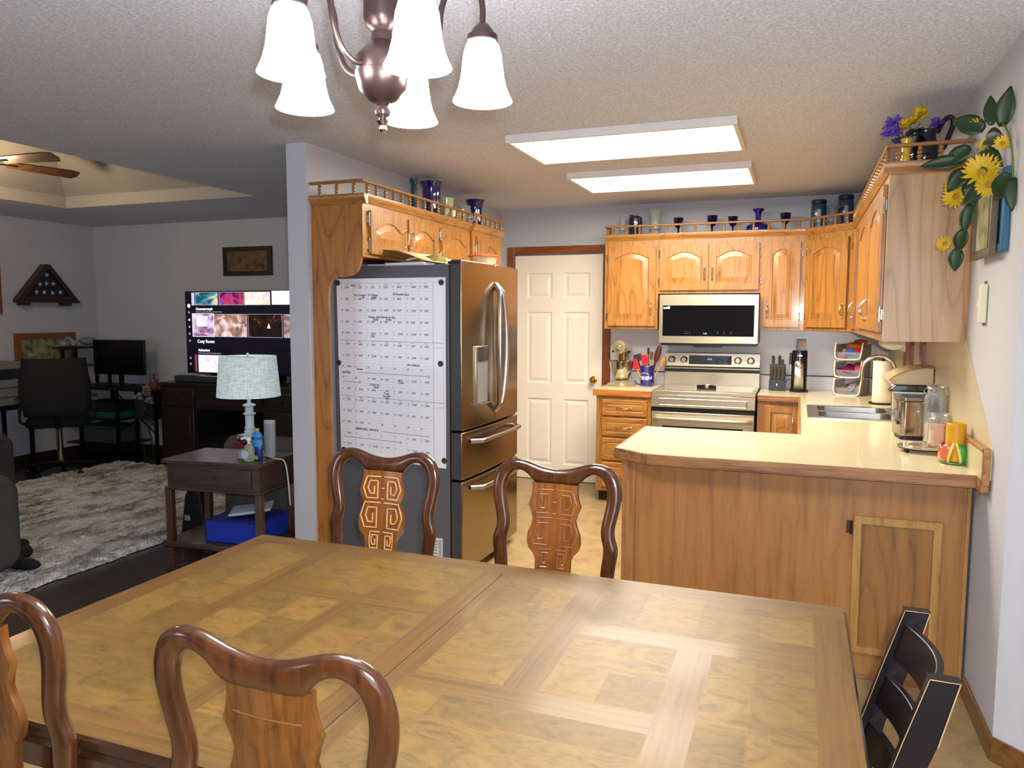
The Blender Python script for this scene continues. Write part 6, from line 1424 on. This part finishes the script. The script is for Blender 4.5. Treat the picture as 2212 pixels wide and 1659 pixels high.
m = MB(); m.box(-6.779, 4.64, .735, -6.776, 5.04, .741); m.box(-6.779, 4.64, .82, -6.776, 5.04, .826); m.build('drawer_line', BLACK, t)
t = thing('printer_stand', 'low black stand under the printer', 'stand', (-6.95, 4.84, 0)); MB().box(-7.17, 4.60, .62, -6.76, 5.08, .658).build('top', MET, t)
for x in (-7.15, -6.78):
    for y in (4.62, 5.06): MB().box(x-.015, y-.015, 0, x+.015, y+.015, .62).build('leg', MET, t)
t = thing('small_speaker', 'small grey box on the desk corner beside the office chair', 'speaker', (-7.1, 5.18, .76))
# office chair
MESHB = plain('mesh_black', '0a0a0b', .8, bump=.5, bscale=300)
bpy.data.objects.remove(t)
t = thing('office_chair', 'black mesh swivel office chair before the desk', 'chair', (-6.45, 5.20, 0))
ox_, oy_ = -6.47, 5.10; Mo = R4(.85, (ox_, oy_, 0))
rows = [[(x, -.22-.05*(1-(x/.27)**2)-.03*math.sin((z-.55)*6), z) for x in [-.28+.056*k for k in range(11)]] for z in [.58+.052*k for k in range(11)]]
rows = [[(x*(1-.12*abs(j-5)/5*(1 if j > 6 or j < 2 else .3)), y, z) for x, y, z in r] for j, r in enumerate(rows)]
m = MB(Mo); m.sheet(rows); m.build('backrest', MESHB, t, solid=.03, bevel=0)
m = MB(Mo); m.prism(bowl_hole(-.26, -.20, .26, .30, .10), .46, .54); m.build('seat', plain('seat_black', '0c0c0d', .85), t, bevel=.03, seg=3)
for s in (-1, 1):
    m = MB(Mo); m.tube([(s*.26, -.1, .50), (s*.30, -.08, .52), (s*.30, -.02, .70)], .014, 8); m.box(s*.30-.03, -.14, .70, s*.30+.03, .14, .73); m.build('armrest', BLACK, t)
MB(Mo).cyl((0, 0, .10), (0, 0, .46), .028, n=14).build('gas_column', CHROME, t); MB(Mo).tube([(0, -.1, .46), (0, -.22, .47), (0, -.25, .62)], .022, 8).build('back_bracket', BLACK, t)
b = None
for k in range(5):
    a = 2*PI*k/5+.3; c = (.29*math.cos(a), .29*math.sin(a))
    lg = MB(Mo).tube([(0, 0, .11), (c[0]*.5, c[1]*.5, .10), (c[0], c[1], .075)], [.03, .022, .016], 8).build('base_leg', BLACK, t); MB(Mo).ell((c[0], c[1], .030), (.028, .028, .029)).build('caster', BLACK, lg)
# vase of dried flowers, side of console
t = thing('artificial_flowers', 'pale pink artificial flowers with trailing stems beside the console', 'flowers', (-5.92, 5.62, .45))
PKF = plain('dusty_pink_petals', '8a6f78', .7, var=.3)
for k, c in enumerate(((-5.90, 5.58, .735), (-5.98, 5.57, .70), (-5.87, 5.60, .66), (-5.86, 5.56, .78))): m = MB(); blossom(m, c, .05, 16, 20+k); m.build('bloom', PKF if k != 1 else plain('grey_petals', '83848c', .7), t, solid=.001)
m = MB()
for k in range(10): leaf(m, (-5.93+.012*k, 5.58, .62-.02*k), (random.uniform(-1, 1), -.3, random.uniform(-.8, .5)), .09, .013)
m.tube(catmull([(-5.91, 5.60, .75), (-5.92, 5.60, .5), (-5.88, 5.62, .25), (-5.90, 5.64, .0)], 5), .006, 6); m.tube(catmull([(-5.97, 5.60, .65), (-6.02, 5.62, .4), (-5.98, 5.64, .0)], 5), .005, 6); m.build('stems', plain('dim_green', '1c2a14', .6), t, solid=0)

# end table with lamp and bottles
EW = wood('end_table_wood', '241813', '3d2a22', '4a342a', 'x', rough=.3, cath=.1); EWZ = wood('end_table_wood_z', '2a1a10', '4a3220', '5c4028', 'z', rough=.35, cath=.1)
t = thing('end_table', 'dark wooden end table with drawer and low shelf beside the stub wall', 'side table', (-3.12, 3.60, 0))
Me = R4(.10, (-3.14, 3.585, 0)); hw_, hd = .315, .19
MB(Me).box(-hw_-.012, -hd-.012, .64, hw_+.012, hd+.012, .662).build('top', EW, t, bevel=.004)
MB(Me).box(-hw_+.01, -hd+.01, .50, hw_-.01, hd-.01, .6395).build('drawer_box', EW, t); MB(Me).box(-hw_-.002, -hd-.002, .482, hw_+.002, hd+.002, .4995).build('moulding', EW, t, bevel=.003)
d = MB(Me).box(-hw_+.05, -hd-.0, .515, hw_-.06, -hd+.0095, .625).build('drawer', EW, t, bevel=.003); MB(Me).ell((.02, -hd-.008, .57), .009).build('knob', plain('copper_knob', '6a3a20', .3, .8), d)
for sx in (-1, 1):
    for sy in (-1, 1): MB(Me).box(sx*(hw_-.018)-.02, sy*(hd-.018)-.02, .182, sx*(hw_-.018)+.02, sy*(hd-.018)+.02, .4815).build('leg', EWZ, t, bevel=.003)
MB(Me).box(-hw_-.02, -hd-.02, .14, hw_+.02, hd+.02, .181).build('lower_shelf', EW, t, bevel=.01)
for sx in (-1, 1):
    for sy in (-1, 1): MB(Me).box(sx*(hw_-.02)-.03, sy*(hd-.02)-.03, 0, sx*(hw_-.02)+.03, sy*(hd-.02)+.03, .1395).build('foot', EW, t)
t = thing('table_lamp', 'white turned lamp with lit grey linen drum shade on the end table', 'table lamp', (-3.10, 3.66, .662))
lx, ly, lz = -3.065, 3.665, .663
MB().lathe([(.072, .0), (.074, .012), (.060, .022), (.036, .035), (.040, .045), (.036, .055), (.027, .062), (.026, .075), (.066, .110), (.068, .118), (.030, .130), (.034, .140), (.026, .150), (.032, .160), (.026, .168), (.026, .235), (.038, .245), (.036, .250), (.024, .256), (.025, .285), (.038, .295), (.036, .303), (.012, .310), (.010, .36)], (lx, ly, lz), 28).build('base', plain('lamp_white', 'b9c4c8', .35), t)
def shade2():
    tt = NT('linen_shade'); n1 = tt.n('ShaderNodeTexNoise'); n1.inputs['Scale'].default_value = 6; n1.inputs['Detail'].default_value = 6; tt.l(tt.coords((3, 3, 40)), n1.inputs['Vector']); n2 = tt.n('ShaderNodeTexNoise'); n2.inputs['Scale'].default_value = 5; n2.inputs['Detail'].default_value = 5; tt.l(tt.coords((30, 30, 3)), n2.inputs['Vector'])
    c = tt.mix(.5, tt.ramp(n1.outputs[0], [(.35, '7c8888'), (.6, 'b4c2c0')]), tt.ramp(n2.outputs[0], [(.35, '8a9696'), (.6, 'b0bebc')])); tt.l(c, tt.b.inputs['Base Color']); tt.l(c, tt.b.inputs['Emission Color']); tt.b.inputs['Emission Strength'].default_value = .55; tt.b.inputs['Roughness'].default_value = .9; return tt.m
m = MB(); a = [(.184, .352), (.163, .592)]; m.lathe(a+[(.160, .590), (.181, .354)], (lx, ly, lz), 40, cap=False); m.build('lamp_shade', shade2(), t)
m = MB(); m.tube([(lx-.168, ly, lz+.585), (lx, ly, lz+.585), (lx+.168, ly, lz+.585)], .002, 6); m.cyl((lx, ly, lz+.36), (lx, ly, lz+.60), .003, n=6); m.ell((lx, ly, lz+.606), .009, 10, 8); m.build('harp', CHROME, t)
MB().ell((lx, ly, lz+.45), (.03, .03, .045)).build('bulb', emis('bulb_glow', 'e8f4ff', 6), t)
light('table_lamp_light', 'POINT', (lx, ly, lz+.45), P_LAMP, (.86, .95, 1.0), .03)
MB().tube(catmull([(lx+.06, ly, lz+.008), (lx+.15, ly-.05, lz+.010), (lx+.26, ly-.10, lz+.008), (lx+.335, ly-.12, lz+.003), (lx+.36, ly-.125, lz-.08), (lx+.37, ly-.12, lz-.25)], 5), .004, 6).build('power_cord', plain('cord_white', 'b0b4a8', .5), t)
def bottle(name, label, cat, x, y, parts, z=.6635):
    t = thing(name, label, cat, (x, y, z))
    for nm, pr, mt, kw in parts: MB().lathe(pr, (x, y, z), 20, **kw).build(nm, mt, t)
    return t
t = bottle('soap_bottle', 'blue dish-soap style bottle with yellow cap on the end table', 'bottle', -2.915, 3.545, [('body', [(.030, .001), (.034, .01), (.034, .07), (.032, .075)], plain('deep_blue_plastic', '0a2a80', .3, coat=.4), {'sy': .6}), ('label_band', [(.0335, .0755), (.034, .12), (.028, .155), (.016, .165)], plain('sky_blue_label', '3a8ac8', .4), {'sy': .6}), ('cap', [(.013, .1655), (.013, .180), (0, .182)], plain('yellow_cap', 'b8b020', .4), {})])
m = text_mesh('DAWN', .020, R4(.1, (-2.938, 3.5235, .6635+.118)) @ Matrix.Rotation(PI/2, 4, 'X'), bold=.0008); m.build('lettering', plain('navy_print', '14287a', .5), t, smooth=False)
MB().box(-2.925, 3.518, .668, -2.895, 3.5232, .690).build('sticker', plain('yellow_sticker', 'a8a82a', .5), t)
t = bottle('bottle', 'tall grey-white bottle behind the blue bottle', 'bottle', -2.90, 3.64, [('body', [(.034, .001), (.036, .01), (.038, .20)], plain('tube_white', '8e9699', .4), {'sy': .7}), ('cap', [(.037, .2005), (.037, .216), (0, .217)], plain('tube_cap', 'a9b3b6', .4), {'sy': .7})])
t = bottle('spray_bottle', 'small clear spray bottle with round white label in front', 'bottle', -2.925, 3.485, [('body', [(.028, .001), (.031, .008), (.031, .070), (.020, .090), (.010, .10)], glass('green_tint_plastic', (.8, .9, .75), .08, .7, (.5, .6, .4)), {}), ('pump', [(.008, .1005), (.008, .118), (.014, .120), (.012, .135), (0, .137)], WHITE, {})])
m = MB(R4(0, (-2.930, 3.4535, .705), rx=PI/2)); m.lathe([(.0, .0), (.026, 0), (.026, .001), (0, .001)], n=24); m.build('round_label', plain('label_white', 'b9bcc8', .5), t)
MB().tube([(-2.925, 3.485, .795), (-2.943, 3.47, .798), (-2.958, 3.46, .792)], .006, 8).build('nozzle', WHITE, t)
t = thing('gadget', 'dark purple and red oval gadget left of the spray bottle', 'gadget', (-3.13, 3.52, .72))
m = MB(R4(-.25, (-3.02, 3.55, .770), ry=.22)); m.ell((0, 0, 0), (.062, .03, .020), 20, 10); m.build('body', plain('dark_purple_gloss', '24103a', .15, coat=1), t)
m = MB(R4(-.25, (-3.02, 3.55, .740), ry=.22)); m.box(-.058, -.02, -.014, .05, .02, .011); m.build('red_base', plain('dull_red', '7a1d22', .4), t, bevel=.006)
m = MB(R4(-.25, (-3.02, 3.55, .664))); m.lathe([(.035, 0), (.03, .03), (.016, .055), (0, .055)], n=18); m.build('stand', plain('grey_stand', '8a8d8c', .5), t)
# blue box and tablet on the low shelf
t = thing('box', 'bright blue fabric box on the low shelf of the end table', 'box', (-3.10, 3.60, .182))
MB(Me).box(-.07, -.165, .182, .275, .15, .305).build('box', plain('blue_fabric', '0b2a98', .6, bump=.2, bscale=300), t, bevel=.006); MB(Me).box(-.072, -.167, .3055, .277, .152, .312).build('lid', plain('blue_lid', '0a2070', .5), t)
t = thing('dish', 'curved white plastic dish tilted on the blue box', 'dish', (-2.98, 3.62, .313))
m = MB(Me @ R4(.4, (.13, .0, .350), rx=.12, ry=-.12)); rows = [[(x, y, .25*(x*x)+.2*y*y) for y in [-.08+.02*k for k in range(9)]] for x in [-.12+.03*k for k in range(9)]]; m.sheet(rows); m.build('dish', plain('dish_white', 'a8b2b8', .4), t, solid=.012)
t = thing('black_bag', 'black pointed bag with white tag standing behind the end table', 'bag', (-3.72, 3.90, 0))
m = MB(); m.prism([(-3.85, .0), (-3.62, .0), (-3.68, .34), (-3.76, .36), (-3.80, .30)], 3.88, 3.98, 'y'); m.build('body', plain('bag_black', '08080a', .7), t, bevel=.015); MB().box(-3.80, 3.876, .13, -3.755, 3.8795, .165).build('tag', plain('tag_white', '9a9ca0', .6), t)
# recliners
GR = plain('grey_upholstery', '3d3a3a', .9, bump=.3, bscale=160, var=.1); GR2 = plain('grey_upholstery_light', '4e4a47', .9, bump=.3, bscale=160, var=.1)
t = thing('recliner', 'grey recliner cut off by the left edge of the view', 'recliner', (-4.75, 3.1, 0))
MB().box(-5.25, 2.75, .10, -4.36, 3.45, .42).build('seat', GR, t, bevel=.06, seg=4)
m = MB(); m.prism([(2.62, .05), (2.95, .05), (2.95, .52), (2.90, .60), (2.70, .60), (2.62, .50)], -5.25, -4.30, 'x'); m.build('armrest', GR, t, bevel=.05, seg=4)
m = MB(); m.prism([(3.25, .05), (3.55, .05), (3.55, .52), (3.48, .60), (3.32, .60), (3.25, .50)], -5.25, -4.36, 'x'); m.build('armrest', GR, t, bevel=.05, seg=4)
m = MB(); m.prism([(-5.50, .1), (-5.2, .1), (-5.25, .95), (-5.42, 1.0), (-5.55, .92)], 2.75, 3.45, 'y'); m.build('backrest', GR2, t, bevel=.06, seg=4)
MB().box(-4.36, 2.98, .10, -4.29, 3.24, .40).build('footrest', GR2, t, bevel=.03, seg=3)
ROOTM[t.name] = R4(0, (-4.53, 2.56, 0)); t.location = (-4.53, 2.56, 0)
inst(t, (-6.02, 3.62, 0), 0, 'second grey recliner farther back at the left edge of the view')
t = thing('recliner', 'taupe armchair half hidden behind the end table and stub wall', 'armchair', (-3.2, 4.6, 0))
MB().box(-3.60, 4.40, .10, -2.85, 5.10, .50).build('seat', GR2, t, bevel=.05, seg=4); 
m = MB(); m.prism([(4.15, .05), (4.39, .05), (4.39, .60), (4.33, .66), (4.20, .66), (4.15, .60)], -3.72, -2.95, 'x'); m.build('armrest', GR2, t, bevel=.05, seg=4)
m = MB(); m.prism([(5.11, .05), (5.32, .05), (5.32, .60), (5.27, .64), (5.16, .64), (5.11, .60)], -3.72, -2.95, 'x'); m.build('armrest', GR2, t, bevel=.05, seg=4)
m = MB(); m.prism([(-3.02, .1), (-2.74, .1), (-2.72, .95), (-2.80, .98), (-2.90, .90)], 4.15, 5.30, 'y'); m.build('backrest', GR, t, bevel=.05, seg=4)
for i, (x, y, r) in enumerate(((-4.13, 2.985, .1), (-4.36, 3.16, -.5))):
    m = MB(R4(r, (x, y, .045))); m.ell((0, 0, .025), (.12, .045, .035), 16, 8); m.ell((-.05, 0, .055), (.05, .038, .03), 14, 8)
    single(m, 'slipper', plain('slipper_black', '060607', .8), ('black slipper on the rug edge, nearer one', 'black slipper on the rug, farther one')[i], 'slipper', 'black slippers beside the recliner')
# ceiling fan
t = thing('ceiling_fan', 'ceiling fan with brown blades under the raised tray ceiling', 'ceiling fan', (-5.35, 3.2, 2.5))
FXc, FYc, FZ = -5.56, 3.90, 2.60; FB = wood('fan_blade_wood', '2a1c10', '4c3520', '5c4228', 'x', rough=.4, cath=.1)
MB().cyl((FXc, FYc, FZ+.08), (FXc, FYc, 2.859), .018, n=12).build('downrod', BRONZE, t); MB().lathe([(.05, -.04), (.085, -.03), (.09, .04), (.06, .085), (0, .09)], (FXc, FYc, FZ), 24).build('motor', BRONZE, t)
for k in range(5):
    a = math.radians(4.6+72*k)
    m = MB(R4(a, (FXc, FYc, FZ), rx=-.32)); m.prism([(.16, -.045), (.58, -.062), (.65, -.05), (.66, .02), (.63, .062), (.16, .045)], -.004, .004); bl = m.build('blade', FB, t)
    MB(R4(a, (FXc, FYc, FZ))).box(.08, -.015, -.008, .22, .015, -.001).build('blade_iron', BRONZE, bl)
MB().lathe([(.0, -.14), (.05, -.13), (.07, -.09), (.06, -.045)], (FXc, FYc, FZ), 24, cap=False).build('light_bowl', plain('fan_bowl', 'e8d8b0', .4, emit='ffc880', es=4), t)
